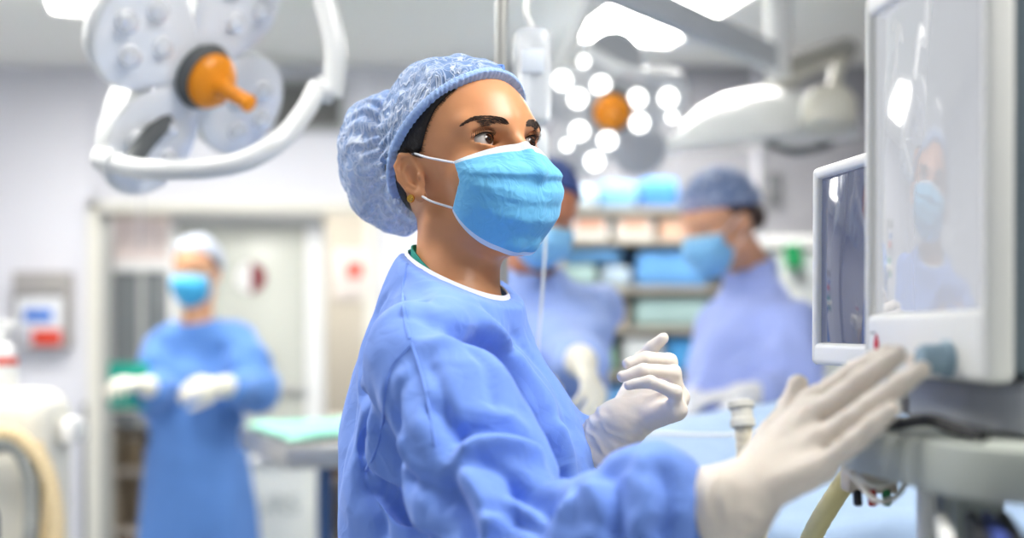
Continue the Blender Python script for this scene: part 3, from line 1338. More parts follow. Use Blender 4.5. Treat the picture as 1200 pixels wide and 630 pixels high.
# half red, half white round sign on the sliding leaf
c = at(294, 325, D2 - .012)
sg = thing('door_sign', 'round sign with a maroon half on the sliding glass door', 'sign', (c[0], c[1], c[2]))
O = np.array(sg.location)
R = np.array(((1, 0, 0), (0, 0, -1), (0, 1, 0.0)))
an = np.linspace(-math.pi / 2, math.pi / 2, 21)
rr = .076
MB().prism(np.c_[rr * np.cos(an), rr * np.sin(an)], 0, .004, R, c).build('maroon_half', MAROON, sg, org=O)
MB().prism(np.c_[rr * np.cos(an + math.pi), rr * np.sin(an + math.pi)], 0, .004, R, c).build('white_half', WHITE, sg, org=O)

# notice beyond the door
c = at(408, 318, 7.9)
nt_ = thing('wall_notice', 'white notice with a red mark on the wall beyond the door', 'sign', (c[0], 8.24, c[2]))
c = np.array(nt_.location)
MB().box((c[0], 8.235, c[2]), (.30, .012, .34), bev=.002).build('sheet', mat('notice paper', (232, 224, 220), rough=.6), nt_, org=c)
MB().box((c[0] + .0, 8.226, c[2] + .03), (.11, .006, .10), bev=.002).build('red_mark', RED, nt_, org=c)

# shelving in the corridor, left and right of the leaf
WOOD = mat('brown laminate', (158, 104, 74), rough=.5, var=.08, vscale=6)


def cupboard(name, label, px0, px1, pytop, d, depth, m_low):
    a, b = at(px0, pytop, d), at(px1, pytop, d)
    w_ = b[0] - a[0]
    o = thing(name, label, 'cupboard', ((a[0] + b[0]) / 2, d + depth / 2, 0))
    O = np.array(o.location)
    cx = O[0]
    mb = MB()
    for s in (-1, 1):
        mb.box((cx + s * (w_ / 2 - .01), d + depth / 2, a[2] / 2), (.02, depth, a[2]), bev=.003)
    mb.box((cx, d + depth - .008, a[2] / 2), (w_, .014, a[2]), bev=.002)
    mb.build('carcass', mat('carcass beige', (196, 184, 168), rough=.6), o, org=O)
    z = a[2]
    for k in range(3):
        MB().box((cx, d + depth / 2, z - .012), (w_ - .002, depth - .02, .024), bev=.003).build('shelf', mat('shelf pale', (214, 206, 196), rough=.5), o, org=O)
        z -= .33
    MB().box((cx, d + .012, (z + .3) / 2), (w_ - .045, .02, z + .24), bev=.004).build('door', m_low, o, org=O)
    return o


cupboard('storage_cupboard', 'brown storage cupboard seen through the door behind the far nurse', 126, 205, 478, 6.5, .35, WOOD)
cupboard('storage_cupboard', 'brown low cupboard beyond the right side of the sliding door', 372, 428, 490, 6.5, .35, WOOD)
fi = 0
for px, py, w_, h_, rgb, lb in ((154, 540, .10, .16, (168, 152, 128), 'tan storage tub in the cupboard behind the far nurse, middle shelf'),
                                (398, 545, .12, .14, (150, 120, 92), 'brown storage tub in the cupboard right of the sliding door')):
    c = at(px, py, 6.6)
    zt = at(0, 478 if px < 300 else 490, 6.5)[2] - .33 + .001
    t = thing('storage_tub', lb, 'box', (c[0], 6.70, zt))
    O = np.array(t.location)
    MB().box(O + (0, 0, h_ / 2), (w_, .14, h_), bev=.01).build('tub', mat('tub %d' % fi, rgb, rough=.6), t, org=O)
    MB().box(O + (0, 0, h_ + .006), (w_ + .012, .152, .012), bev=.004).build('lid', WHITE, t, org=O)
    fi += 1

# hanging cable
a = at(165, 75, 4.9)
tg = tag(MB().tube([(a[0], a[1], CZ - .005), (a[0] + .003, a[1], 2.2), (a[0] - .002, a[1], 1.75)], .0035, 6, n=4).build('pull_cord', mat('cord grey', (150, 150, 156), rough=.7), org=(a[0], a[1], 1.75)), 'thin grey cord hanging from the ceiling in front of the door', 'cord')
tg.location = (a[0], a[1], 1.75)

# ------------------------------------------------------------------ white bin with letters
c = at(331, 535, 4.95)
z1 = c[2]
bn = thing('supply_bin', 'white supply bin with grey letters standing behind the instrument table', 'bin', (c[0], 5.05, 0))
O = np.array(bn.location)
wb = 73 / F * 4.95
mb = MB().box((c[0], 5.10, z1 / 2 - .01), (wb, .30, z1 - .05), bev=.015)
mb.build('tub', mat('bin white', (226, 229, 222), rough=.5), bn, org=O)
MB().box((c[0], 5.10, z1 - .015), (wb + .015, .32, .03), bev=.01).build('lid', WHITE, bn, org=O)
text_mesh('URS', .105, mat('print grey', (176, 182, 176), rough=.7), bn, at(324, 592, 4.948) - O, (math.pi / 2, 0, 0))
for sx in (-1, 1):
    for sy in (-1, 1):
        MB().lathe([(.006, -.012), (.022, -.012), (.022, .012), (.006, .012)], (c[0] + sx * .09, 5.10 + sy * .11, .0225), (1, 0, 0), 16).build('caster', DARKG, bn, org=O)

# ------------------------------------------------------------------ instrument table with green drape
tz = 1.095
cor = np.array((at(241, 0, 3.25)[0], 3.25))
ang = math.radians(22)
it = thing('instrument_table', 'steel instrument table with blue grey leg beside the far nurse', 'table', (cor[0] + .30, cor[1] + .40, 0), rz=ang)
mb = MB().box((0, 0, tz - .03), (.46, .72, .006), bev=.003)
for s in (-1, 1):
    mb.box((s * .23, 0, tz - .032), (.012, .73, .068), bev=.005)
    mb.box((0, s * .36, tz - .032), (.46, .012, .068), bev=.005)
mb.build('tray', STEEL, it)
for s in (-1, 1):
    MB().box((.02, s * .27, tz / 2 - .03), (.045, .045, tz - .08), bev=.006).build('leg', mat('leg blue grey', (84, 112, 152), rough=.35, metal=.4), it)
mb = MB()
bar(mb, (.02, -.27, .08), (.02, .27, .08), .05, .04)
bar(mb, (-.16, -.27, .045), (.2, -.27, .045), .05, .035)
bar(mb, (-.16, .27, .045), (.2, .27, .045), .05, .035)
mb.build('base_frame', STEEL, it)
for s in (-1, 1):
    for q in (-.15, .19):
        MB().lathe([(.006, -.011), (.024, -.011), (.024, .011), (.006, .011)], (q, s * .27, .0245), (0, 1, 0), 16).build('caster', DARKG, it)
gx, gy = np.meshgrid(np.linspace(-.215, .215, 40), np.linspace(-.34, .34, 56), indexing='ij')
pp = np.stack((gx.ravel(), gy.ravel(), np.zeros(gx.size)), 1)
zz = tz + .006 + .022 * np.clip(crumple(pp, 9, 3) + .6, 0, 2) * np.clip(1.2 - (np.abs(pp[:, 0]) / .215) ** 4, 0, 1)
pp[:, 2] = np.maximum(zz, tz - .024 + .026)
gd = tag(MB().grid(pp.reshape(40, 56, 3), thick=-.004).build('green_drape', cloth_mat('drape mint', (150, 222, 200), crease=.3), auto=0), 'crumpled mint green drape lying on the instrument table', 'drape')
gd.location = it.location
gd.rotation_euler = (0, 0, ang)

# ------------------------------------------------------------------ supply rack
RK = 4.95
rx0, rx1 = at(655, 0, RK)[0], at(655, 0, RK)[0] + .78
rows = [at(0, y, RK)[2] for y in (243, 279, 336, 383, 437)] + [.90, .55, .20]
rc = ((rx0 + rx1) / 2, RK + .21, 0)
rack = thing('supply_rack', 'tall metal supply rack full of packs behind the working doctor', 'shelf', rc)
O = np.array(rc)
RACKM = mat('rack beige', (182, 176, 164), rough=.45, metal=.2)
for sx in (rx0, rx1):
    for sy in (RK + .01, RK + .41):
        MB().box((sx, sy, 1.0), (.035, .03, 2.0), bev=.004).build('post', RACKM, rack, org=O)
for z in rows:
    MB().box((rc[0], RK + .21, z - .012), (rx1 - rx0 + .03, .42, .024), bev=.004).build('shelf', RACKM, rack, org=O)
for k in range(3):
    MB().box((rc[0], RK + .415, .45 + k * .6), (rx1 - rx0, .008, .06), bev=.002).build('back_brace', RACKM, rack, org=O)


def pack(px0, px1, py0, row, rgb, label, soft=True, d=RK + .02, depth=.26, name='wrapped_pack', stripe=None):
    z = rows[row]
    a, b = at(px0, py0, d), at(px1, py0, d)
    up = [q for q in rows[:8] if q > z + .02]
    h_ = max(.04, a[2] - z)
    if up:
        h_ = min(h_, min(up) - .024 - z - (.018 if soft else .022))
    w_ = b[0] - a[0]
    cx = (a[0] + b[0]) / 2
    o = thing(name, label, 'box' if not soft else 'pack', (cx, d + depth / 2, z), group='packs on the supply rack')
    m = cloth_mat('pack %d %d %d' % rgb, rgb, crease=.4) if soft else mat('box %d %d %d' % rgb, rgb, rough=.6)
    if soft:
        def fn(p):
            q = np.abs(p - np.array((0, 0, h_ / 2), np.float32)) - np.array((w_ / 2, depth / 2, h_ / 2), np.float32) + .034
            return np.sqrt((np.maximum(q, 0) ** 2).sum(1)) + np.minimum(q.max(1), 0) - .034
        P, Q = surf(fn, (-w_ / 2 - .05, -depth / 2 - .05, -.05), (w_ / 2 + .05, depth / 2 + .05, h_ + .05), .012, 1)
        P = P + vnormals(P, Q) * (crumple(P + cx * 3, 11, 5) * .012)[:, None]
        P[:, 2] = np.maximum(P[:, 2], .001)
        qmesh('bundle', [(P, Q)], m, o)
        if stripe:
            MB().box((0, -depth / 2 - .004, h_ * .5), (w_ * .34, .012, h_ * .45), bev=.003).build('label_sheet', mat('box %d %d %d' % stripe, stripe, rough=.6), o)
    else:
        MB().box((0, 0, h_ / 2), (w_, depth, h_), bev=.006).build('carton', m, o)
        if stripe:
            MB().box((0, -depth / 2 - .001, h_ * .68), (w_ * .7, .004, h_ * .38), bev=.001).build('label_sheet', mat('box %d %d %d' % stripe, stripe, rough=.6), o)


LB, MBL, PB, PG = (128, 182, 226), (78, 142, 214), (186, 206, 222), (170, 198, 196)
pack(662, 700, 216, 0, PB, 'pale wrapped pack on the top shelf at its left end')
pack(702, 748, 212, 0, LB, 'light blue wrapped pack on the top shelf, second from left')
pack(750, 797, 207, 0, MBL, 'mid blue wrapped pack on the top shelf beside the doctor\'s cap')
pack(669, 713, 249, 1, (232, 230, 226), 'white carton with orange print on the second shelf, leftmost', False, stripe=(238, 166, 128), name='supply_carton')
pack(722, 766, 249, 1, (236, 230, 222), 'white carton with peach print on the second shelf, middle', False, stripe=(240, 182, 150), name='supply_carton')
pack(774, 812, 250, 1, (226, 186, 160), 'peach carton on the second shelf beside the doctor\'s forehead', False, name='supply_carton')
pack(660, 700, 309, 2, PG, 'flat pale pack on the third shelf, bottom left', depth=.3)
pack(706, 742, 311, 2, PB, 'flat white pack on the third shelf, bottom middle', depth=.3)
rows.append(at(0, 306, RK)[2])
pack(658, 732, 279 + 4, 8, (120, 176, 228), 'large light blue bundle lying on flat packs, third shelf left', depth=.3)
pack(746, 832, 281, 2, (110, 170, 230), 'large blue bundle on the third shelf next to the doctor\'s mask', depth=.3)
pack(688, 736, 346, 3, (238, 226, 208), 'white bag with peach print on the fourth shelf', stripe=(240, 196, 158))
pack(744, 836, 345, 3, PG, 'wide pale green pack on the fourth shelf behind the mask')
pack(660, 684, 350, 3, (180, 170, 150), 'small tan pack at the left end of the fourth shelf')
pack(678, 722, 391, 4, (176, 224, 196), 'green wrapped pack on the fifth shelf')
pack(732, 776, 390, 4, (222, 226, 226), 'white carton on the fifth shelf above the raised glove', False, name='supply_carton')
pack(782, 836, 387, 4, (82, 160, 222), 'bright blue pack on the fifth shelf beside the doctor\'s gown')
pack(690, 770, 452, 5, (120, 176, 232), 'blue bundle on the sixth shelf behind the raised glove', depth=.3)
pack(780, 860, 455, 5, PB, 'pale bundle on the sixth shelf beside the doctor', depth=.3)

MB().box((rc[0], RK + .425, 1.05), (rx1 - rx0, .006, 1.78), bev=.002).build('gap_shade_sheet', mat('rack gap shade', (104, 106, 110), rough=.6), rack, org=np.array(rc))  # dark sheet added to stand in for shade in the gaps between packs

# cabinet and green holder right of the doctor
a, b = at(898, 276, 5.3), at(1060, 276, 5.3)
cb = thing('wall_cabinet', 'white cabinet behind the doctor\'s shoulder with a pale top', 'cabinet', ((a[0] + b[0]) / 2, 5.52, 0))
O = np.array(cb.location)
MB().box((O[0], 5.55, a[2] / 2 - .03), (b[0] - a[0] - .03, .42, a[2] - .08), bev=.006).build('body', mat('cabinet pale', (200, 206, 204), rough=.5), cb, org=O)
MB().box((O[0], 5.55, a[2] - .025), (b[0] - a[0], .46, .05), bev=.008).build('top', WHITE, cb, org=O)
for s in (-1, 1):
    dd = MB().box((O[0] + s * .14, 5.328, a[2] / 2 - .05), (.26, .02, a[2] - .22), bev=.005).build('door', mat('cabinet door', (212, 216, 216), rough=.45), cb, org=O)
    MB().tube([(O[0] + s * .03, 5.315, .8), (O[0] + s * .03, 5.29, .8), (O[0] + s * .03, 5.29, .95), (O[0] + s * .03, 5.315, .95)], .006, 8).build('handle', STEEL, dd, org=O)
g0, g1 = at(921, 285, 5.28), at(940, 315, 5.28)
gh = thing('green_holder', 'bright green plastic holder on the cabinet behind the doctor', 'holder', ((g0[0] + g1[0]) / 2, 5.31, g1[2]))
O = np.array(gh.location)
GR = mat('plastic green', (22, 142, 84), rough=.45)
mb = MB().box(O + (0, -.004, (g0[2] - g1[2]) / 2), (g1[0] - g0[0], .008, g0[2] - g1[2]), bev=.003)
mb.box(O + (0, -.03, .03), (g1[0] - g0[0], .05, .06), bev=.006)
mb.build('holder', GR, gh, org=O)

# switch plate
a = at(905, 222, WB)
sw = thing('wall_switch', 'dark grey switch plate on the wall right of the doctor\'s cap', 'switch', (a[0], WB, a[2]))
O = np.array(sw.location)
MB().box((a[0], WB - .012, a[2]), (.085, .024, .175), bev=.006).build('plate', mat('plate grey', (150, 150, 154), rough=.5), sw, org=O)
for s in (-1, 1):
    MB().box((a[0], WB - .027, a[2] + s * .04), (.045, .012, .06), bev=.004).build('rocker', DARKG, sw, org=O)
# ------------------------------------------------------------------ surgical lamps
ORANGE = mat('lamp handle orange', (244, 150, 20), rough=.35)
LAMPW = mat('lamp shell white', (224, 226, 226), rough=.28, coat=.3)
LAMPT = mat('lamp cover clear', (244, 246, 250), rough=.10, coat=.8, spec=.7)
LENSOFF = mat('diode lens', (250, 252, 255), rough=.06, metal=.35, coat=1.0)
LENSON = mat('diode lens lit', (255, 255, 252), rough=.1, emit=LED, emit_rgb=(255, 253, 248))
ARMG = mat('arm grey', (206, 210, 214), rough=.4)


def smooth_poly(r_of, n=96):
    a = np.arange(n) * 2 * math.pi / n
    r = r_of(a)
    return np.c_[r * np.cos(a), r * np.sin(a)]


def lamp_head(root, O, Fr, R, lobes, phase, lens, lens_spots, lens_r, depth=.05, hl=1.0, cover=None, notch=.58):
    """lobed shell, its rim, handle and diode lenses; Fr: 3x3 with z = light direction"""
    def fn(a):
        return R * (notch + (1 - notch) * np.abs(np.cos((a - phase) * lobes / 2)) ** .62)
    pl = smooth_poly(fn)
    mb = MB()
    rings = [(0.30, -depth * 1.25), (.62, -depth * 1.1), (.88, -depth * .7), (.98, -depth * .3), (1.0, 0), (.985, .008), (.95, .010)]
    n = len(pl)
    vs = np.concatenate([np.c_[pl * s, np.full(n, z)] for s, z in rings])
    f = [(i * n + j, i * n + (j + 1) % n, (i + 1) * n + (j + 1) % n, (i + 1) * n + j) for i in range(len(rings) - 1) for j in range(n)]
    f.append(tuple(reversed(range(n))))
    mb.add(vs @ Fr.T + O, f)
    mb.build('shell', LAMPW, root, org=O)
    mb = MB()
    rings = [(.95, .010), (.6, .018), (.2, .022)]
    vs = np.concatenate([np.c_[pl * s, np.full(n, z)] for s, z in rings])
    f = [(i * n + j, i * n + (j + 1) % n, (i + 1) * n + (j + 1) % n, (i + 1) * n + j) for i in range(2) for j in range(n)]
    f.append(tuple(range(2 * n, 3 * n)))
    mb.add(vs @ Fr.T + O, f)
    mb.build('front_cover', cover or LAMPT, root, org=O)
    for x, y in lens_spots:
        MB().lathe([(lens_r, .0), (lens_r, .022), (lens_r * .85, .030), (lens_r * .4, .034), (.0001, .035)], O + Fr @ np.array((x, y, 0)), Fr[:, 2], 20).build('diode_lens', lens, root, org=O)
    MB().lathe([(.05, .015), (.058, .03), (.05, .042), (.03, .045)], O, Fr[:, 2], 24).build('handle_collar', DARKG, root, org=O)
    h = MB().lathe([(.046, .040), (.048, .052), (.040, .064), (.020, .070), (.0135, .080), (.0125, .08 + .085 * hl), (.0145, .08 + .092 * hl), (.0145, .08 + .104 * hl), (.010, .08 + .108 * hl), (.0001, .08 + .108 * hl)], O, Fr[:, 2], 24).build('handle', ORANGE, root, org=O)


# left lamp, seen from its side
LO = at(226, 82, 2.05)
zf = np.array((.76, -.42, -.48))
Fr = frame_to(zf)
ll = thing('surgical_lamp', 'unlit surgical lamp at upper left with orange handle and white ring bracket', 'surgical lamp', LO)
sp = []
for k in range(4):
    a = 1.31 + k * math.pi / 2
    ca, sa = math.cos(a), math.sin(a)
    for r, t in ((.105, 0), (.150, .042), (.150, -.042), (.190, 0)):
        sp.append((r * ca - t * sa, r * sa + t * ca))
lamp_head(ll, LO, Fr, .242, 4, 1.31, LENSOFF, sp, .018, hl=.6, notch=.36)
mb = MB()
pts = [at(122, 187, 1.98), at(160, 197, 1.94), at(205, 199, 1.90), at(252, 196, 1.88), at(292, 186, 1.88), at(330, 163, 1.90), at(356, 132, 1.95), at(372, 103, 2.0)]
mb.tube(pts, .0165, 14, n=6)
mb.build('bracket_ring', LAMPW, ll, org=LO)
mb = MB()
mb.tube([at(118, 186, 1.985), at(136, 190, 1.96)], .020, 14)
mb.build('bracket_end', LAMPW, ll, org=LO)
mb = MB().tube([at(130, 165, 2.02), at(140, 120, 2.05), at(165, 70, 2.08), at(185, 30, 2.1)], .022, 12, n=5)
mb.build('side_grip', LAMPW, ll, org=LO)
mb = MB().tube([at(150, 195, 1.95), at(172, 165, 2.0), at(195, 140, 2.04)], .016, 10, n=4)
mb.build('bracket_joint', DARKG, ll, org=LO)
up = at(371, -60, 2.0)
mb = MB().tube([at(388, 112, 2.0), at(392, 85, 2.0), at(392, 50, 2.0), at(380, 0, 2.0), at(362, -45, 2.0)], .0185, 14, n=5)
mb.tube([at(372, 103, 2.0), at(382, 106, 2.0), at(390, 108, 2.0)], .020, 14, n=3)
mb.build('drop_arm', LAMPW, ll, org=LO)
mb = MB().tube([at(362, -45, 2.0), (-.45, 2.1, 2.15), (-.60, 2.2, 2.2)], .024, 14, n=4)
mb.tube([(-.60, 2.2, 2.17), (-.60, 2.2, CZ)], .035, 16)
mb.lathe([(.10, 0), (.10, -.03), (.05, -.05)], (-.60, 2.2, CZ), (0, 0, 1), 24)
mb.build('ceiling_arm', LAMPW, ll, org=LO)

# right lamp, lit, facing the camera
RO = at(717, 128, 3.2)
zf = np.array((-.05, -.94, -.34))
Fr = frame_to(zf)
rl = thing('surgical_lamp', 'lit surgical lamp at top centre glowing with round white diodes', 'surgical lamp', RO)
spots = []
for px, py, in ((659, 92), (704, 97), (677, 114), (746, 113), (782, 112), (749, 143), (679, 154), (712, 165), (697, 192)):
    q = at(px, py, 3.2) - RO
    spots.append((q @ Fr[:, 0], q @ Fr[:, 1] / 1.0))
lamp_head(rl, RO, Fr, .205, 5, 0.3, LENSON, spots, .0215, cover=mat('lamp cover grey', (176, 180, 184), rough=.3))
for px, py in ((787, 136), (664, 172), (684, 69)):
    q = at(px, py, 3.2) - RO
    MB().lathe([(.012, .0), (.012, .022), (.008, .03), (.0001, .031)], RO + Fr @ np.array((q @ Fr[:, 0], q @ Fr[:, 1], 0)), Fr[:, 2], 16).build('diode_lens', LENSON, rl, org=RO)
mb = MB().tube([at(691, 58, 3.1), at(712, 72, 3.08), at(740, 85, 3.06), at(770, 90, 3.08), at(796, 92, 3.12)], .016, 12, n=5)
mb.build('bracket_ring', LAMPW, rl, org=RO)
mb = MB().tube([at(650, 95, 3.22), at(664, 60, 3.22), at(684, 18, 3.2), at(700, -30, 3.15)], .020, 12, n=5)
mb.tube([at(700, -30, 3.15), (.26, 3.05, CZ)], .026, 14)
mb.tube([at(650, 95, 3.22), at(672, 110, 3.26), RO + Fr[:, 2] * -.05], .018, 12, n=4)
mb.build('yoke_arm', LAMPW, rl, org=RO)

# grey ceiling boom with white drop tube, carrying the dome lamp
b0, b1 = np.array((.75, 3.5, 2.185)), np.array((.16, 2.71, 2.185))
pt = at(912, 30, 3.5)
dl = thing('dome_lamp', 'white dome shaped lamp hanging above the doctor from a white drop tube', 'surgical lamp', (pt[0], 3.5, 2.0))
O = np.array(dl.location)
MB().tube([(pt[0], 3.5, 2.13), (pt[0], 3.5, CZ)], .036, 18).build('drop_tube', WHITE, dl, org=O)
MB().lathe([(.11, 0), (.11, -.025), (.055, -.045)], (pt[0], 3.5, CZ), (0, 0, 1), 24).build('ceiling_plate', WHITE, dl, org=O)
mb = MB()
bar(mb, b0 + (0, 0, 0), b1, .055, .075, bev=.012)
mb.build('boom', ARMG, dl, org=O)
dc = at(893, 160, 3.9)
dr = 1.2
dr = .26
mb = MB().lathe([(r * 1.2, z * 1.2) for r, z in ((.03, .125), (.10, .115), (.16, .088), (.215, .045), (.25, .005), (.258, -.012), (.25, -.020))], dc, (-.07, -.10, 1), 40)
mb.build('dome', LAMPW, dl, org=O)
MB().lathe([(.30, -.022), (.15, -.014), (.0001, -.012)], dc, (-.07, -.10, 1), 40).build('lens', mat('lens grey', (176, 178, 180), rough=.3), dl, org=O)
mb = MB().tube([at(880, 118, 3.9), at(925, 94, 3.8), at(965, 76, 3.7), at(985, 70, 3.6)], .026, 12, n=5)
mb.tube([at(985, 70, 3.6), (1.0, 3.62, 2.25), (pt[0] + .02, 3.5, 2.16)], .026, 12, n=4)
mb.build('spring_arm', mat('arm taupe', (170, 168, 160), rough=.5), dl, org=O)
mb = MB().lathe([(.0001, .05), (.05, .045), (.075, .01), (.075, -.05), (.05, -.075), (.0001, -.08)], at(972, 122, 3.4), (0, 0, 1), 24)
mb.tube([at(972, 122, 3.4), at(985, 70, 3.6)], .02, 10)
mb.build('arm_head', mat('shell cream', (226, 222, 206), rough=.4), dl, org=O)
mb = MB().tube([at(905, 172, 3.8), at(935, 178, 3.7), at(975, 168, 3.7)], .012, 8, n=4)
mb.tube([at(905, 172, 3.8), dc], .010, 8)
mb.build('grip', DARKG, dl, org=O)

# ------------------------------------------------------------------ infusion stand and bag
px_ = at(588, 0, 1.77)
iv = thing('infusion_stand', 'slim steel infusion pole rising behind the nurse\'s cap', 'stand', (px_[0], 1.77, 0))
O = np.array(iv.location)
MB().tube([O + (0, 0, .10), O + (0, 0, 1.97)], .009, 12).build('pole', STEEL, iv, org=O)
mb = MB()
for s in (-1, 1):
    mb.tube([O + (0, 0, 1.96), O + (s * .025, 0, 1.975), O + (s * .04, 0, 1.95), O + (s * .05, 0, 1.96)], .004, 8, n=4)
mb.build('hook', STEEL, iv, org=O)
MB().lathe([(.02, .06), (.03, .10), (.02, .13)], O, (0, 0, 1), 16).build('hub', DARKG, iv, org=O)
for k in range(5):
    a = k * 2 * math.pi / 5
    dv = np.array((math.cos(a), math.sin(a), 0))
    lg = MB().tube([O + dv * .02 + (0, 0, .09), O + dv * .15 + (0, 0, .065)], .012, 8).build('leg', STEEL, iv, org=O)
    MB().lathe([(.005, -.01), (.026, -.01), (.026, .01), (.005, .01)], O + dv * .15 + (0, 0, .0265), np.cross(dv, (0, 0, 1)), 14).build('caster', DARKG, lg, org=O)
bg0, bg1 = at(624, 30, 1.79), at(624, 150, 1.79)
bg = thing('infusion_bag', 'clear white infusion bag hanging from the pole right of the cap', 'bag', (bg0[0], 1.79, bg1[2]))
O = np.array(bg.location)
hb_ = bg0[2] - bg1[2]


def bagfn(p):
    q = p.copy()
    e = ell(q, (0, 0, hb_ * .5), (.031, .018, hb_ * .55))
    bx = np.maximum(np.abs(q[:, 0]) - .026, np.abs(q[:, 2] - hb_ * .5) - hb_ * .46)
    return smax(smin(e, np.maximum(bx, np.abs(q[:, 1]) - .012), .02), bx - .003, .01)


P, Q = surf(bagfn, (-.07, -.05, -.05), (.07, .05, hb_ + .05), .006, 2)
qmesh('pouch', [(P, Q)], mat('pouch clear', (240, 244, 248), rough=.15, trans=.45, alpha=.9), bg)
MB().box((0, -.023, hb_ * .62), (.034, .003, .035), bev=.001).build('label_sheet', mat('bag print', (214, 222, 232), rough=.6), bg)
mb = MB().tube([(0, 0, hb_ * .98), (-.01, 0, hb_ + .02), (-.005, .02, hb_ + .06), (.0, -.01, 1.955 - O[2])], .004, 8, n=4)
mb.build('hanger', WHITE, bg)
mb = MB().lathe([(.006, -.01), (.006, .0), (.012, -.012), (.013, -.06), (.006, -.075), (.003, -.09)], (.012, 0, .0), (0, 0, 1), 14)
mb.tube([(.012, 0, -.085), (.02, .0, -.15), (.0, .0, -.4), (-.03, .01, -.55), (-.04, -.015, -.62)], .0025, 6, n=6)
mb.build('drip_line', mat('tube clear', (230, 236, 240), rough=.2, alpha=.8), bg)

# ------------------------------------------------------------------ cream machine at the left
xr0 = -1.03
am = thing('anesthesia_machine', 'cream anesthesia machine at lower left with looped tan hoses', 'medical machine', (xr0 - .28, 2.79, 0))
O = np.array(am.location)
CRM = mat('machine cream', (232, 229, 216), rough=.35, coat=.2)
xr = -1.03
zt = at(0, 456, 2.7)[2]


def amf(p):
    q = np.abs(p - np.array((xr - .28, 2.79, zt / 2 + .06), np.float32)) - np.array((.28, .10, zt / 2 - .06), np.float32) + .06
    d = np.sqrt((np.maximum(q, 0) ** 2).sum(1)) + np.minimum(q.max(1), 0) - .06
    # recess on the front
    return smax(d, -(np.maximum(np.maximum(np.abs(p[:, 0] - (xr - .34)) - .20, np.abs(p[:, 2] - (zt - .42)) - .28), p[:, 1] - 2.73)), .03)


P, Q = surf(amf, (xr - .62, 2.62, .02), (xr + .06, 3.25, zt + .05), .012, 2)
qmesh('body', [(P, Q)], CRM, am, O)
for sx in (-.5, -.06):
    for sy in (2.73, 2.85):
        MB().lathe([(.01, -.015), (.05, -.015), (.05, .015), (.01, .015)], (xr + sx, sy, .052), (1, 0, 0), 18).build('caster', DARKG, am, org=O)
TAN = mat('hose tan', (226, 206, 164), rough=.5)
GRY = mat('hose grey', (150, 154, 152), rough=.5)


def corrugated(pts, r, n=10, amp=.12, m=None, name='hose', parent=None, org=None, pitch=.012):
    p = spline(pts, n)
    L = np.r_[0, np.cumsum(np.linalg.norm(np.diff(p, axis=0), axis=1))]
    t = np.arange(0, L[-1], pitch / 4)
    q = np.stack([np.interp(t, L, p[:, k]) for k in range(3)], 1)
    rr = r * (1 + amp * np.sin(np.arange(len(t)) * math.pi / 2))
    mb = MB()
    mb.tube(q, rr, 12)
    return mb.build(name, m, parent, org=org)


d = 2.62
corrugated([at(-40, 512, d), at(0, 508, d), at(22, 513, d), at(48, 540, d), at(62, 580, d), at(66, 630, d), at(60, 700, d), at(40, 740, d + .09)], .018, m=TAN, parent=am, org=O)
corrugated([at(-30, 530, d), at(10, 520, d), at(30, 540, d), at(38, 585, d), at(34, 640, d), at(20, 690, d + .06)], .017, m=GRY, parent=am, org=O)
corrugated([at(40, 520, d + .03), at(56, 560, d + .02), at(54, 600, d + .02), at(44, 650, d + .02), at(20, 700, d + .07)], .018, m=TAN, parent=am, org=O)
MB().box(at(80, 505, 2.76) + (0, .03, 0), (.035, .09, .06), bev=.012).build('side_valve', WHITE, am, org=O)
mb = MB().lathe([(.0001, 0), (.030, 0), (.034, .01), (.034, .075), (.028, .095), (.012, .105), (.012, .120)], (at(2, 0, 2.79)[0], 2.79, zt - .002), (0, 0, 1), 24)
bt = thing('spray_bottle', 'white bottle with a red band standing on the cream machine', 'bottle', (at(2, 0, 2.79)[0], 2.79, zt - .002))
O = np.array(bt.location)
mb.build('bottle', WHITE, bt, org=O)
MB().lathe([(.0345, .055), (.0352, .056), (.0352, .072), (.0345, .073)], O, (0, 0, 1), 24).build('red_band', RED, bt, org=O)
mb = MB().lathe([(.013, .115), (.015, .116), (.015, .135), (.005, .138)], O, (0, 0, 1), 16)
mb.box(O + (.008, 0, .148), (.045, .018, .016), bev=.004)
mb.build('pump', WHITE, bt, org=O)

# navy swivel chair cut by the lower left corner
nc = thing('swivel_chair', 'navy swivel chair cut off by the lower left corner', 'chair', (-1.075, 1.86, 0))
NAVY = mat('navy fabric', (34, 44, 72), rough=.8, bump=.2, bscale=500)


def backfn(p):
    q = np.abs(p - np.array((0, 0, .90), np.float32)) - np.array((.19, .03, .19), np.float32) + .028
    return np.sqrt((np.maximum(q, 0) ** 2).sum(1)) + np.minimum(q.max(1), 0) - .028 - .02 * (1 - (p[:, 0] / .2) ** 2) * 0


for nm, fn, lo, hi in (('backrest', backfn, (-.25, -.08, .65), (.25, .08, 1.15)),):
    P, Q = surf(fn, lo, hi, .012, 2)
    P[:, 1] += .25 + .35 * P[:, 0] ** 2 * -1
    qmesh(nm, [(P, Q)], NAVY, nc)
MB().box((0, 0, .48), (.42, .42, .07), bev=.03, seg=4).build('seat', NAVY, nc)
MB().box((0, .22, .62), (.05, .012, .36), bev=.004, r=(-.05, 0, 0)).build('back_bracket', DARKG, nc)
MB().tube([(0, 0, .10), (0, 0, .45)], .025, 14).build('post', STEEL, nc)
for k in range(5):
    a = k * 2 * math.pi / 5 + .3
    dv = np.array((math.cos(a), math.sin(a), 0))
    lg = MB().tube([dv * .02 + (0, 0, .11), dv * .27 + (0, 0, .075)], .018, 10).build('leg', DARKG, nc)
    MB().lathe([(.006, -.014), (.029, -.014), (.029, .014), (.006, .014)], dv * .27 + (0, 0, .0295), np.cross(dv, (0, 0, 1)), 14).build('caster', DARKG, lg)
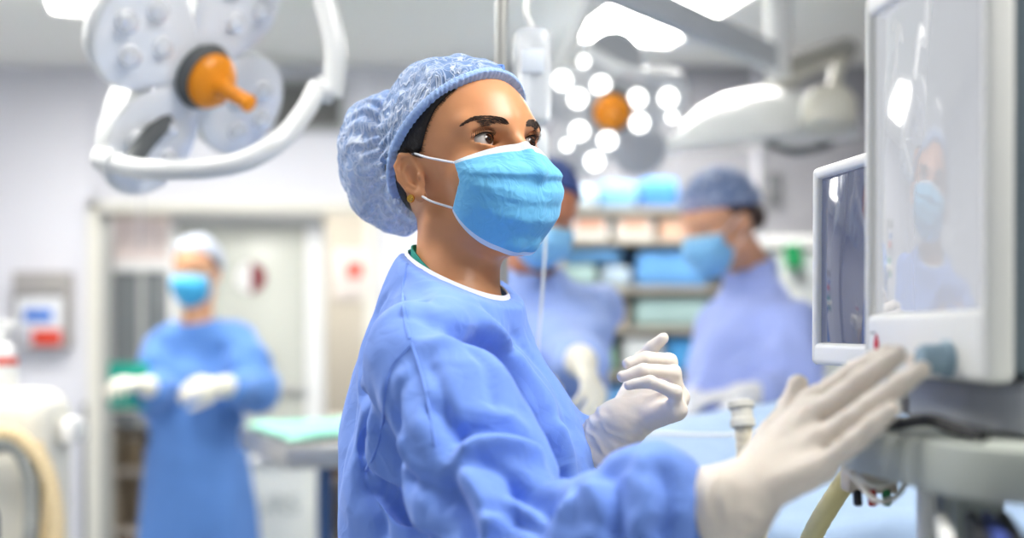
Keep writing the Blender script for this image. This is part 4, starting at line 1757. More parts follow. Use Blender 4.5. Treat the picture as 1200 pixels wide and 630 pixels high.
# ------------------------------------------------------------------ the other people
LATEXW = mat('glove pale', (232, 228, 214), rough=.55, var=.03)
GOWND = cloth_mat('gown mid blue', (92, 136, 204))
GOWNL = cloth_mat('gown violet blue', (166, 182, 240))
CAPG = cap_mat('bouffant film grey', (196, 204, 222), alpha=.8)
CAPN = cloth_mat('cap navy', (62, 82, 140))
MASKB = cloth_mat('mask cyan', (76, 176, 224), crease=.2)
MASKL = cloth_mat('mask sky', (136, 196, 240), crease=.2)
MASKRB = mat('mask rim pale', (170, 214, 236), rough=.85)
HAIRB = mat('brown hair', (62, 40, 30), rough=.45, bump=.4, bscale=240)
TEAL = mat('teal cloth', (24, 150, 134), rough=.8)


def unit(v):
    v = np.asarray(v, float)
    return v / np.linalg.norm(v)


# far nurse by the door
hd = Frame(at(227, 323, 4.4) + (0, .05, 0), -8, -4, 0, 1.08)
bd = Frame((at(226, 0, 4.4)[0], 4.46, 0), 4)
sh = [at(196, 401, 4.42), at(278, 399, 4.44)]
el = [at(186, 466, 4.34), at(303, 458, 4.36)]
wr = [at(172, 452, 4.14), at(262, 452, 4.16)]
hn = [hand_joints(wr[0], (-.07, -.12, .03), (.0, .1, -.4), 1, 40), hand_joints(wr[1], (-.10, -.03, .0), (0, .5, -.3), -1, 35)]
for k in (0, 1):
    hn[k]['cuff'] = wr[k] + unit(el[k] - wr[k]) * .05
make_person(dict(name='person', label='nurse standing by the sliding door in blue gown with grey cap, teal cloth in hand',
    head=hd, body=bd, neck=at(231, 374, 4.44), rn=.054, neck_n=unit((.0, -.12, 1)), shoulder=sh, elbow=el, wrist=[w + unit(e - w) * .02 for w, e in zip(wr, el)], hand=hn,
    feet=[(bd.C[0] - .09, 4.44), (bd.C[0] + .09, 4.46)], h=(.004, .016, .016), zo=.0, hem=.45, skin=skin_mat('warm', (214, 160, 124)), glove=LATEXW, gown=GOWND,
    mask=MASKB, mask_rim=MASKRB, hair=HAIRB, cap=CAPG, scrub=None, bun=0, sleeve=(.075, .080, .082, .062, .036), fold=1.2, band=False))
c = at(132, 440, 4.06)
pp = np.stack(np.meshgrid(np.linspace(-.07, .07, 22), np.linspace(-.10, .06, 22), indexing='ij'), -1).reshape(-1, 2)
pp = np.c_[pp[:, 0], .0 * pp[:, 0], pp[:, 1]]
pp[:, 1] = crumple(pp, 16, 4) * .02 + .6 * pp[:, 0] ** 2 * 8
tc_ = tag(MB().grid(pp.reshape(22, 22, 3), thick=.004).build('teal_cloth', TEAL, auto=0), 'teal cloth held in the far nurse\'s raised hand', 'cloth')
tc_.location = tuple(wr[0] + np.array((-.075, .02, .02)))

# doctor looking down, right of the shelves
hd = Frame(at(847, 266, 3.3), -60, -22, 0, 1.16)
bd = Frame((at(882, 0, 3.35)[0], 3.36, 0), -64)
sh = [at(846, 372, 3.22), at(912, 372, 3.48)]
sh = [bd.wld((-.01, -.155, 0)) + (0, 0, 1.415), bd.wld((-.01, .155, 0)) + (0, 0, 1.415)]
el = [at(842, 462, 3.42), at(930, 468, 3.12)]
wr = [at(808, 470, 3.22), at(868, 464, 2.98)]
hn = [hand_joints(wr[0], (-.06, -.10, -.02), (.1, .05, -1), 1, 25), hand_joints(wr[1], (-.12, -.03, -.005), (0, .05, -1), -1, 25)]
make_person(dict(name='person', label='doctor in violet blue gown and bouffant cap looking down beside the supply rack',
    head=hd, body=bd, neck=at(874, 303, 3.37), rn=.052, neck_n=unit((-.22, -.22, .95)), shoulder=sh, elbow=el, wrist=[w + unit(e - w) * .02 for w, e in zip(wr, el)], hand=hn,
    feet=[(bd.C[0] - .08, 3.32), (bd.C[0] + .08, 3.42)], h=(.004, .016, .016), zo=.085, hem=.5, cap_flat=True, knot=(-.092, 0, -.008), skin=skin_mat('light', (222, 166, 132)), glove=mat('glove white', (240, 240, 242), rough=.6), gown=GOWNL,
    mask=MASKL, mask_rim=MASKRB, hair=HAIRB, cap=cap_mat('bouffant film blue', (120, 150, 206), alpha=.6), scrub=None, bun=0, sleeve=(.072, .076, .076, .058, .036), fold=1.2, band=False))

# surgeon half hidden behind the nurse in front
hd = Frame(at(634, 256, 2.80), 14, -22, -8)
bd = Frame((at(622, 0, 2.8)[0], 2.90, 0), 20)
sh = [bd.wld((-.01, -.17, 0)) + (0, 0, 1.445), bd.wld((-.01, .17, 0)) + (0, 0, 1.445)]
el = [at(585, 440, 2.66), at(668, 420, 2.75)]
wr = [at(610, 470, 2.45), at(684, 425, 2.52)]
wr = [at(612, 440, 2.58), at(682, 424, 2.58)]
hn = [hand_joints(wr[0], (.06, -.12, -.02), (.0, .1, -1), 1, 30), hand_joints(wr[1], (.02, -.06, -.05), (-.6, .1, -.6), -1, 35)]
make_person(dict(name='person', label='surgeon in navy cap and blue gown half hidden behind the front nurse',
    head=hd, body=bd, neck=at(622, 310, 2.87), rn=.056, neck_n=unit((.08, -.25, .95)), shoulder=sh, elbow=el, wrist=[w + unit(e - w) * .02 for w, e in zip(wr, el)], hand=hn,
    feet=[(bd.C[0] - .09, 2.90), (bd.C[0] + .09, 2.92)], h=(.004, .016, .016), zo=.10, hem=.5, skin=skin_mat('ruddy', (196, 130, 98)), glove=LATEXW, gown=cloth_mat('gown sky', (158, 182, 238)),
    mask=MASKL, mask_rim=MASKRB, hair=HAIRB, cap=CAPN, scrub=None, bun=0, sleeve=(.070, .074, .074, .058, .036), fold=1.2, band=False))
# ------------------------------------------------------------------ the nurse in front
LATEX = mat('latex glove', (238, 227, 214), rough=.5, var=.04, vscale=40, bump=.25, bscale=170, bdist=.001, sss=.05)
GOWN = cloth_mat('gown blue', (114, 150, 230))
CAP = cap_mat('bouffant film', (136, 170, 226))
CAPHEM = cloth_mat('cap hem film', (160, 190, 240), crease=.25, scale=120)
MASK = cloth_mat('mask blue', (112, 190, 236), crease=.22, scale=46, weave=1500)
MASKRIM = mat('mask rim white', (214, 228, 244), rough=.85, bump=.6, bscale=900, bdist=.0006)
HAIR = mat('dark hair', (26, 20, 18), rough=.42, bump=.5, bscale=260, bdist=.002)
SCRUB = mat('scrub green', (30, 150, 135), rough=.85)
GOLD = mat('gold', (226, 178, 84), rough=.22, metal=1.0)

mh = Frame((-.0510, 1.350, 1.5435), 42, 10, 3.5)
mbf = Frame((-.066, 1.352, 0), 80)
RSH = np.array((-.084, 1.192, 1.346))
LSH = np.array((-.036, 1.512, 1.372))
REL = np.array((.012, 1.050, 1.155))
LEL = np.array((.035, 1.47, 1.15))
rw = at(858, 592, .95)
lw = at(722, 500, 1.34)
RH = dict(w=rw, fing=[
    [at(955, 470, .985), at(1000, 438, .970), at(1024, 424, .960), at(1040, 413, .952)],
    [at(958, 485, .962), at(1010, 446, .937), at(1034, 429, .925), at(1053, 415, .917)],
    [at(964, 515, .936), at(1022, 474, .907), at(1054, 451, .894), at(1080, 433, .886)],
    [at(962, 548, .914), at(1002, 516, .893), at(1026, 496, .884), at(1046, 479, .878)]],
    thumb=[at(890, 545, .985), at(918, 500, 1.003), at(930, 472, 1.006), at(935, 450, 1.005)],
    cuff=at(806, 607, .985), cuff_r=(.033, .040))
LH = dict(w=lw, fing=[
    [at(780, 450, 1.372), at(752, 420, 1.380), at(765, 407, 1.373), at(777, 396, 1.366)],
    [at(789, 455, 1.350), at(785, 423, 1.346), at(757, 420, 1.334), at(736, 426, 1.332)],
    [at(795, 466, 1.327), at(789, 436, 1.318), at(754, 434, 1.308), at(729, 441, 1.312)],
    [at(792, 480, 1.305), at(791, 459, 1.292), at(762, 447, 1.287), at(737, 451, 1.292)]],
    thumb=[at(733, 482, 1.362), at(744, 455, 1.378), at(752, 440, 1.380), at(757, 428, 1.376)],
    cuff=at(700, 535, 1.352), cuff_r=(.029, .034), rad=(.0092, .0086, .0078, .0066))
def nurse_folds(P, Q):
    P0 = P.copy()
    N = vnormals(P, Q)
    arm, ta = seg_field(P, np.array((RSH, REL, rw)))
    sl = clip01(arm, .125, .085)                       # 1 on the near sleeve
    fore = sl * clip01(ta, .40, .56)
    ax = (rw - REL) / np.linalg.norm(rw - REL)
    stretch_f = P - ax * ((P - REL) @ ax)[:, None] * .35
    cr = crumple(P, 13, 3, 5) * .017 + crumple(P, 29, 4, 4) * .0058
    cr = cr * (1 - fore) + fore * (crumple(stretch_f, 17, 8, 6) * .036 + crumple(P, 38, 9, 5) * .010)
    calm = clip01(np.linalg.norm(P - np.array(at(536, 321, 1.335)), axis=1), .06, .16)
    P = P + N * (cr * calm)[:, None]
    B0 = bvh_of(P0, Q)
    for pts, a, wd, sk in FOLDS:
        w = np.array([ray_hit(B0, *p) for p in pts])
        w = spline(w, 5)
        d, t = seg_field(P0, w)
        tap = np.clip(np.minimum(t, 1 - t) * 5 + .15, 0, 1)
        P = P + N * (a * tap * np.exp(-(d / wd) ** 2))[:, None]
    return P


CARVE = [
    (((430, 565), (470, 590), (505, 640)), (.005, .014, .010), .002),
    (((400, 470), (424, 520), (428, 565)), (.004, .010, .004), .002),
]
# folds seen on the gown: places in the photograph, height (+ ridge, - furrow), width
FOLDS = [
    (((520, 384), (556, 394), (586, 414), (612, 448), (632, 484), (652, 522), (666, 552)), -.032, .017, 0),
    (((560, 372), (598, 400), (632, 444), (656, 490), (676, 540)), .010, .012, 0),
    (((610, 385), (650, 440), (688, 510)), -.006, .010, 0),
    (((488, 398), (540, 404), (574, 432), (598, 480)), .008, .014, 0),
    (((520, 512), (552, 496), (600, 502), (640, 528)), -.015, .011, 0),
    (((524, 534), (565, 516), (610, 522), (640, 545)), .014, .012, 0),
    (((512, 556), (536, 590), (552, 640)), -.016, .010, 0),
    (((536, 548), (560, 580), (576, 625)), .012, .012, 0),
    (((590, 560), (625, 572), (650, 605)), -.014, .010, 0),
    (((640, 590), (672, 562), (706, 556)), -.016, .010, 0),
    (((648, 612), (684, 584), (720, 572)), .012, .012, 0),
    (((706, 556), (728, 588), (718, 640)), -.018, .012, 0),
    (((738, 552), (756, 590), (742, 640)), .010, .012, 0),
    (((768, 556), (778, 590), (768, 640)), -.014, .009, 0),
    (((412, 440), (440, 470), (448, 520)), .008, .010, 0),
    (((405, 470), (425, 520), (428, 560)), -.012, .010, 0),
    (((430, 560), (465, 585), (500, 632)), -.016, .011, 0),
    (((414, 420), (420, 450), (440, 470)), -.006, .008, 0),
    (((500, 470), (530, 500), (520, 540)), -.010, .010, 0),
    (((486, 330), (500, 370), (505, 400)), -.005, .012, 0),
    (((470, 430), (478, 480), (476, 540)), .008, .010, 0),
    (((460, 470), (466, 520), (486, 580)), -.008, .009, 0),
]
FOLDS += [
    (((588, 404), (612, 440), (629, 476), (646, 516), (662, 548)), -.022, .010, 0),
    (((470, 560), (500, 570), (520, 600)), -.010, .008, 0),
    (((500, 418), (520, 468), (514, 515)), -.005, .0055, 0),
    (((538, 404), (566, 440), (584, 482)), -.005, .0055, 0),
    (((458, 340), (441, 372), (424, 398)), -.005, .006, 0),
    (((430, 462), (441, 500), (432, 520)), -.005, .0055, 0),
    (((596, 372), (636, 430), (672, 500)), -.004, .0055, 0),
    (((560, 352), (578, 372), (610, 400)), -.004, .0055, 0),
    (((520, 360), (500, 350), (486, 352)), -.004, .006, 0),
    (((548, 540), (590, 548), (620, 575)), -.007, .006, 0),
    (((600, 535), (660, 552), (700, 590)), -.007, .006, 0),
    (((690, 552), (680, 580), (700, 620)), -.008, .006, 0),
    (((728, 552), (752, 572), (748, 610)), -.008, .006, 0),
    (((560, 600), (600, 596), (640, 625)), -.008, .007, 0),
    (((480, 440), (470, 480), (490, 530)), -.005, .006, 0),
    (((415, 560), (440, 600), (445, 635)), -.008, .008, 0),
]
SEAMS = [
    ((477, 309), (472, 340), (474, 372), (482, 403)),
    ((482, 403), (460, 428), (451, 455), (449, 490), (440, 528), (426, 556)),
    ((482, 403), (494, 440), (505, 490), (511, 530)),
]
nurse, nbody, norg, NP = make_person(dict(
    name='nurse', label='nurse in front in blue gown and bouffant cap reaching to the large monitor',
    head=mh, body=mbf, neck=at(536, 321, 1.335), rn=.0455, neck_n=None or (lambda n: n / np.linalg.norm(n))(np.array((.36, -.20, .90))),
    shoulder=[RSH, LSH], elbow=[REL, LEL], wrist=[rw + (REL - rw) * .12, lw + (LEL - lw) * .2], hand=[RH, LH],
    feet=[(-.07, 1.27), (-.05, 1.46)], h=(.0015, .012, .0050), hgl=.0024, hcap=.0024, fine=True, gaze=(.99, .06, .05),
    skin=skin_mat('tan', (212, 148, 104)), glove=LATEX, gown=GOWN, mask=MASK, mask_rim=MASKRIM, hair=HAIR, cap=CAP, cap_hem=CAPHEM,
    scrub=SCRUB, bun=1.0, sleeve=(.056, .064, .074, .058, .034), yoke=.066, folds=nurse_folds, carve=CARVE, armk=.012, seams=SEAMS))

# brows, lashes, earrings
def onskin(q, off):
    """push local points to the given height over the face"""
    q = np.array(q, float)
    for _ in range(8):
        d = head_sdf(q.astype(np.float32))
        e = .0006
        g = np.stack([head_sdf((q + np.eye(3)[k] * e).astype(np.float32)) - d for k in range(3)], 1)
        g /= np.linalg.norm(g, axis=1)[:, None] + 1e-9
        q = q - g * (d - off)[:, None]
    return q, g


for sd in (-1, 1):
    n = 280
    t = RNG.random(n)
    u0 = np.interp(t, (0, .35, .7, 1), (.0345, .0400, .0415, .0370))
    wd = np.interp(t, (0, .15, .6, 1), (.0026, .0032, .0022, .0005))
    l = .0115 + t * .042
    q = np.stack((np.interp(l, (.01, .05), (.094, .070)), l * sd, u0 + (RNG.random(n) - .5) * 1.7 * wd), 1)
    q, g = onskin(q, .0001)
    td = np.stack((np.interp(t, (0, 1), (-.05, -.6)), np.full(n, 1.0 * sd), np.interp(t, (0, .25, .5, 1), (.75, .25, .05, -.22))), 1)
    td = td - g * (td * g).sum(1)[:, None]
    td /= np.linalg.norm(td, axis=1)[:, None]
    mb = MB()
    for i in range(n):
        ln = .0068 * (1 - .3 * t[i])
        a = q[i]
        mb.tube(mh.wld([a - g[i] * .0004, a + td[i] * ln * .5 + g[i] * .0007, a + td[i] * ln + g[i] * .0002]), [.00034, .00032, .00010], seg=4)
    mb.build('eyebrow', mat('brow hair', (56, 36, 24), rough=.6), nbody, org=norg)
    mb = MB()
    for k in range(26):
        a = -.0140 + .0285 * k / 25
        kk = max(0, 1 - (a / .0158) ** 2)
        zz = EYE[2] + a * .10 + .0070 * kk ** .75 + .0003
        yy = (EYE[1] + a)
        r = ER + .0022
        ff = EYE[0] + math.sqrt(max(1e-6, r * r - a * a - (zz - EYE[2]) ** 2))
        o = np.array((ff, yy * sd, zz))
        dr = np.array((1.0, (a / .0152) * .55 * sd + .10 * sd, .10))
        dr /= np.linalg.norm(dr)
        ln = .0050 + .0032 * (k / 25)
        mb.tube(mh.wld([o - dr * .0008, o + dr * ln * .5 + np.array((0, 0, .0002)), o + dr * ln * .95 + np.array((0, 0, .0030))]), [.00036, .0003, .0001], seg=4, n=3)
    # lash line
    aa = np.linspace(-.0150, .0150, 15)
    kk = np.clip(1 - (aa / .0158) ** 2, 0, 1)
    zz = EYE[2] + aa * .10 + .0070 * kk ** .75
    r = ER + .0017
    pts = np.stack((EYE[0] + np.sqrt(np.clip(r * r - aa ** 2 - (zz - EYE[2]) ** 2, 1e-6, 1)), (EYE[1] + aa) * sd, zz), 1)
    mb.tube(mh.wld(pts), .0007, 5)
    mb.build('eyelashes', mat('lash', (10, 8, 8), rough=.5), nbody, org=norg)

e0 = mh.wld((-.003, -.0795, -.0225))
mb = MB()
outw = mh.M @ np.array((.35, -.93, 0))
mb.lathe([(.0001, .0018), (.0022, .0020), (.0030, .0012), (.0042, .0016), (.0046, .0004), (.0042, -.0010), (.0008, -.0012), (.0007, -.006)], e0, outw, 24)
mb.build('earring', GOLD, nurse, org=norg)
an = np.linspace(.2, 2 * math.pi - .9, 20)
mb = MB()
ec = np.array((-.018, -.0765, .013))
mb.tube(mh.wld(np.stack((ec[0] + .0048 * np.cos(an), ec[1] - .0048 * np.sin(an), np.full(20, ec[2])), 1)), .0011, 8)
mb.build('ear_cuff', GOLD, nurse, org=norg)

# fine hairs swept back under the cap, and short curls at the nape
for sd, n in ((-1, 230), (1, 70)):
    f = RNG.uniform(.010, .072, n)
    q, g = onskin(np.stack((f, np.full(n, sd * .062), hair_edge(f) - RNG.uniform(-.004, .007, n)), 1), .0012)
    d = np.stack((np.full(n, -.85), np.zeros(n), .45 + .1 * RNG.normal(size=n)), 1)
    d -= g * (d * g).sum(1)[:, None]
    d /= np.linalg.norm(d, axis=1)[:, None]
    ln = RNG.uniform(.018, .034, n)[:, None]
    rows_ = [q - g * .0006] + [onskin(q + d * ln * t, .0030)[0] for t in (.35, .7, 1)]
    mb = MB()
    for k in range(n):
        mb.tube(mh.wld([r[k] for r in rows_]), [.00014, .00032, .00034, .0003], seg=4)
    mb.build('loose_hair', HAIR, nurse, org=norg)
mb = MB()
n = 16
q, g = onskin(np.stack((-.070 + RNG.uniform(-.012, .02, n), -.036 + RNG.uniform(-.018, .016, n), np.full(n, -.058)), 1), .001)
for k in range(n):
    c, g0 = q[k], g[k]
    a = np.linspace(0, RNG.uniform(2.5, 5), 9)
    r = RNG.uniform(.002, .0045)
    mb.tube(mh.wld(np.stack((c[0] + g0[0] * .004 + r * np.sin(a), c[1] + g0[1] * .004 + r * (1 - np.cos(a)) * .5, c[2] - .0022 * a + r * np.cos(a)), 1)), .00032, 4)
mb.build('nape_curls', HAIR, nurse, org=norg)

# crimped seam on the cap above the forehead
cm_ = NP['cap'].data
Pc = np.array([v.co for v in cm_.vertices]) + norg
Qc = np.array([list(p.vertices) for p in cm_.polygons])
Bc = bvh_of(Pc, Qc)
w = np.array([ray_hit(Bc, *p) for p in ((584, 70), (586, 77), (589, 84), (592, 91))]) + np.array((0, .0004, 0))
mb = MB().tube(w, [.0006, .0018, .0018, .0006], 8, n=4)
mb.build('crimped_seam', mat('crimp blue', (96, 138, 218), rough=.7), NP['cap'], org=norg)
# ------------------------------------------------------------------ draped patient, tubing
DRAPE = cloth_mat('drape pale blue', (166, 190, 220), crease=.5, scale=14)
ot = thing('operating_table', 'operating table under a pale blue drape behind the gloved hands', 'table', (.66, 2.33, 0))
O = np.array(ot.location)
tl, tw, zt = .62, .27, 1.02            # half length (x), half width (y), top height
MB().box(O + (0, 0, .95), (2 * tl - .06, 2 * tw - .06, .07), bev=.02).build('top_section', DARKG, ot, org=O)
MB().box(O + (0, 0, .985 + .022), (2 * tl - .08, 2 * tw - .08, .04), bev=.018).build('mattress', mat('mattress black', (44, 48, 54), rough=.6), ot, org=O)
MB().lathe([(.13, .08), (.13, .5), (.10, .52), (.10, .93)], O, (0, 0, 1), 28).build('column', STEEL, ot, org=O)
MB().box(O + (0, 0, .05), (.9, .42, .09), bev=.025).build('base', mat('base grey', (170, 174, 178), rough=.4), ot, org=O)
nx, ny = 110, 120
xs = np.linspace(-tl - .30, tl + .30, nx)
ys = np.linspace(-tw - .55, tw + .5, ny)
gx, gy = np.meshgrid(xs, ys, indexing='ij')
ox = np.clip(np.abs(gx) - tl, 0, None)
oy = np.clip(np.abs(gy) - tw, 0, None)
hump = .190 * np.exp(-((gy - .02) / .20) ** 2) * (0.75 + .25 * np.cos((gx + .10) * 5))
p3 = np.stack((gx.ravel(), gy.ravel(), np.zeros(gx.size)), 1)
cr = crumple(p3, 5, 21, 6).reshape(gx.shape) * .034 + crumple(p3, 14, 22, 5).reshape(gx.shape) * .020
over = np.maximum(ox, oy)
# cloth past the table edge hangs straight down
X = np.sign(gx) * (np.minimum(np.abs(gx), tl) + np.minimum(ox, .03) + .02 * np.sin(gy * 26 + 1) * np.clip(ox * 6, 0, 1))
Y = np.sign(gy) * (np.minimum(np.abs(gy), tw) + np.minimum(oy, .03) + .026 * np.sin(gx * 24 + 2 * np.sin(gx * 7)) * np.clip(oy * 6, 0, 1))
Z = zt + .035 + hump * np.exp(-(over / .1) ** 2) - np.clip(over - .02, 0, None) + cr * np.exp(-(over / .25) ** 2)
Z = np.maximum(Z, .35)
dp = MB().grid(np.stack((X, Y, Z), -1) + O, thick=.004).build('surgical_drape', DRAPE, org=O, auto=0)
dp.location = tuple(O)
tag(dp, 'wide pale blue surgical drape spread over the operating table', 'drape')

HOSE = mat('hose cream', (232, 222, 196), rough=.45)
dz = lambda p, a=0: np.asarray(p, float)
h0 = at(872, 500, 1.62)
bh = thing('breathing_hose', 'upright cream breathing hose with a grey end fitting on the drape', 'hose', at(884, 590, 1.70))
O = np.array(bh.location)
corrugated([at(871, 498, 1.62), at(873, 525, 1.62), at(876, 560, 1.62), at(886, 600, 1.66), at(892, 700, 1.74), at(900, 900, 1.80), (.40, 1.83, .05)], .0118, n=10, amp=.03, m=HOSE, parent=bh, org=O)
mb = MB().lathe([(.010, -.002), (.0165, .0), (.0165, .010), (.0145, .012), (.0145, .024), (.0175, .026), (.0175, .034), (.012, .036), (.010, .030)], at(871, 500, 1.62), (-.05, .25, 1), 24)
mb.build('end_fitting', mat('fitting grey', (206, 204, 194), rough=.35), bh, org=O)
wl = MB().tube([at(700, 520, 2.0), at(760, 508, 1.95), at(820, 509, 1.9), at(866, 508, 1.86), at(925, 497, 1.84), at(960, 488, 1.84)], .0030, 6, n=6).build('monitoring_lead', mat('lead white', (236, 240, 244), rough=.5), org=at(820, 509, 1.9))
wl.location = tuple(at(820, 509, 1.9))
tag(wl, 'thin white lead lying across the pale blue drape', 'cable')

# ------------------------------------------------------------------ monitors and their cart at the right
MONW = mat('monitor shell white', (236, 236, 232), rough=.4)
MONG = mat('monitor side grey', (116, 130, 140), rough=.5)
SCRN = mat('screen glass', (70, 74, 82), rough=.06, spec=.9, coat=.6, emit=.58, emit_rgb=(202, 204, 208))
SCRD = mat('screen glass blue', (40, 46, 66), rough=.06, spec=.8, coat=.5, emit=.16, emit_rgb=(140, 150, 190))
BLK = mat('black plastic', (28, 29, 32), rough=.5)


def monitor(root, O, n, up, W, H, depth, bez, scr, shell, side):
    """n: direction the screen faces; O: centre of the front face"""
    n = unit(n)
    u = unit(np.asarray(up) - n * np.dot(up, n))
    x = np.cross(u, n)
    R = np.stack((x, u, n), 1)
    l, r, b, t = bez
    mb = MB()
    mb.box(O + R @ ((-W / 2 + l / 2), 0, -.011), (l, H, .022), bev=.007, R=R, seg=4)
    mb.box(O + R @ ((W / 2 - r / 2), 0, -.011), (r, H, .022), bev=.007, R=R, seg=4)
    mb.box(O + R @ ((l - r) / 2, -H / 2 + b / 2, -.0112), (W - .012, b, .0216), bev=.006, R=R, seg=4)
    mb.box(O + R @ ((l - r) / 2, H / 2 - t / 2, -.0112), (W - .012, t, .0216), bev=.006, R=R, seg=4)
    fr_ = mb.build('bezel', shell, root, org=root.location)
    MB().box(O + R @ (0, 0, -.022 - depth / 2), (W - .006, H - .006, depth), bev=.018, R=R, seg=4).build('housing', side, root, org=root.location)
    MB().box(O + R @ ((l - r) / 2, (b - t) / 2, -.010), (W - l - r + .002, H - b - t + .002, .006), bev=.001, R=R).build('screen', scr, root, org=root.location)
    return R, fr_


# big monitor: left edge far (d 1.08), right edge near (d .82)
pl0, pl1 = at(1013, 8, 1.08), at(990, 438, 1.08)
xn = .098 / .995
pr = np.array((pl1[0] + xn * .26, .82))
tilt = (pl0 - pl1)
Hm = np.linalg.norm(tilt)
upv = unit((tilt[0], 0, tilt[2]))
nv_ = unit((-1.0, -.098, 0))
ctr = (pl0 + pl1) / 2 + np.array(((pr[0] - pl1[0]) / 2, -.13, 0))
bm = thing('patient_monitor', 'large white monitor at right with a pale grey screen and blue grey knob', 'monitor', (ctr[0] + .06, ctr[1], ctr[2] - Hm / 2 - .02))
OB = np.array(bm.location)
Wm = .221
Rb, bz = monitor(bm, ctr, nv_, upv, Wm, Hm, .16, (.0105, .0105, .052, .018), SCRN, MONW, MONG)
P_ = lambda x, y, z=0: ctr + Rb @ np.array((x, y, z))
yk = -Hm / 2 + .018
# rotary knob with its collar, buttons, alarm mark
kn = MB().lathe([(.0001, .022), (.009, .022), (.011, .019), (.0115, .004), (.0140, .003), (.0140, -.002)], P_(Wm / 2 - .058, yk - .002), Rb[:, 2], 28)
kn.build('rotary_knob', mat('knob blue grey', (150, 176, 192), rough=.4), bm, org=OB)
for dx in (-.018, .010):
    MB().lathe([(.0001, .006), (.0062, .0055), (.0075, .003), (.0075, -.002)], P_(Wm / 2 - .095 + dx, yk - .006), Rb[:, 2], 20).build('push_button', mat('button ivory', (238, 226, 214), rough=.4), bm, org=OB)
R3 = np.stack((Rb[:, 0], Rb[:, 1], Rb[:, 2]), 1)
MB().prism([(-.004, 0), (0, -.0085), (.004, 0), (0, .0085)], -.001, .0012, R3, P_(-Wm / 2 + .030, yk + .008)).build('alarm_mark', mat('alarm red', (222, 44, 70), rough=.4), bm, org=OB)
MB().box(P_(-Wm / 2 + .022, yk + .018, .0004), (.010, .0018, .001), bev=.0003, R=Rb).build('print_mark', GREYF, bm, org=OB)
# foot and dark underside
MB().box(P_(.012, -Hm / 2 - .019, -.095), (.21, .042, .13), bev=.010, R=Rb).build('foot', mat('foot grey', (164, 168, 176), rough=.5), bm, org=OB)

# small monitor behind
sl0, sl1 = at(960, 200, 1.34), at(939, 428, 1.34)
Hs = np.linalg.norm(sl0 - sl1)
ups = unit((sl0 - sl1)[[0, 1, 2]] * (1, 0, 1))
Ws = .22
ns = unit((-1.0, -.16, 0))
cs = (sl0 + sl1) / 2 + np.array((.16 * Ws / 2, -Ws / 2, 0))
sm = thing('display', 'small white display partly hidden behind the large monitor', 'monitor', (cs[0] + .05, cs[1], cs[2] - Hs / 2 - .02))
OS = np.array(sm.location)
Rs, _ = monitor(sm, cs, ns, ups, Ws, Hs, .05, (.013, .013, .024, .013), SCRD, MONW, MONW)
MB().box(cs + Rs @ np.array((0, -Hs / 2 - .008, -.04)), (.10, .02, .06), bev=.006, R=Rs).build('foot', MONW, sm, org=OS)

MB().tube([cs + Rs @ np.array((0, -Hs / 2 - .012, -.04)), cs + Rs @ np.array((.0, -Hs / 2 - .03, -.08)), (.47, 1.12, ctr[2] - Hm / 2 - .03), (.47, 1.10, ctr[2] - Hm / 2 - .041)], .009, 12, n=5).build('mount_arm', GREYF, sm, org=OS)

# equipment cart: rounded shelf, column, lower rail
CART = mat('cart grey green', (176, 182, 174), rough=.45)
q0 = at(1000, 526, .98)
ct = thing('equipment_cart', 'pale grey cart with a rounded shelf under the large monitor', 'cart', (.52, .93, 0))
O = np.array(ct.location)
zs = ctr[2] - Hm / 2 - .041
pts = []
cx0, cy0 = .275, 1.04
base = [(.278, 1.05), (.278, .97), (.30, .78), (.80, .68), (.84, 1.20), (.36, 1.14)]


def round_poly(base, rad, n=6):
    out = []
    m = len(base)
    for i in range(m):
        p, a, b = np.array(base[i]), np.array(base[i - 1]), np.array(base[(i + 1) % m])
        r = min(rad[i], .45 * np.linalg.norm(a - p), .45 * np.linalg.norm(b - p))
        s, e = p + unit(a - p) * r, p + unit(b - p) * r
        for t in np.linspace(0, 1, n):
            out.append((1 - t) ** 2 * s + 2 * t * (1 - t) * p + t * t * e)
    return np.array(out)


poly = round_poly(base, (.05, .05, .06, .06, .06, .05))
poly = poly[::-1] if np.sum(poly[:, 0] * np.roll(poly[:, 1], -1) - np.roll(poly[:, 0], -1) * poly[:, 1]) < 0 else poly
mb = MB()
cpt = poly.mean(0)
nn = len(poly)
vs, f = [], []
for s, z in ((.985, zs - .036), (1.0, zs - .030), (1.0, zs - .008), (.99, zs - .001), (.97, zs)):
    vs.append(np.c_[cpt + (poly - cpt) * s, np.full(nn, z)])
for i in range(4):
    f += [(i * nn + j, i * nn + (j + 1) % nn, (i + 1) * nn + (j + 1) % nn, (i + 1) * nn + j) for j in range(nn)]
f += [tuple(reversed(range(nn))), tuple(range(4 * nn, 5 * nn))]
mb.add(np.concatenate(vs), f)
mb.build('shelf', CART, ct, org=O)
MB().box((.375, 1.02, (zs - .04 + .12) / 2), (.045, .10, zs - .04 - .12), bev=.012).build('column', mat('column grey', (160, 166, 162), rough=.4), ct, org=O)
MB().tube([(.340, .995, zs - .05), (.340, .995, zs - .16)], .0085, 12).build('side_tube', WHITE, ct, org=O)
MB().box((.50, .97, .10), (.46, .42, .06), bev=.02).build('base', CART, ct, org=O)
MB().box((.50, .97, .62), (.42, .36, .03), bev=.012).build('lower_shelf', CART, ct, org=O)
for sx in (-1, 1):
    for sy in (-1, 1):
        MB().lathe([(.01, -.014), (.036, -.014), (.036, .014), (.01, .014)], (.50 + sx * .18, .97 + sy * .17, .0365), (0, 1, 0), 18).build('caster', DARKG, ct, org=O)
mb = MB()
zp = zs - .036 - .012 - .105 - .113
mb.box((.345, .815, zp), (.12, .17, .008), bev=.002)
mb.box((.345, .735, zp + .03), (.12, .006, .06), bev=.002)
mb.box((.345, .90, zp + .04), (.12, .006, .08), bev=.002)
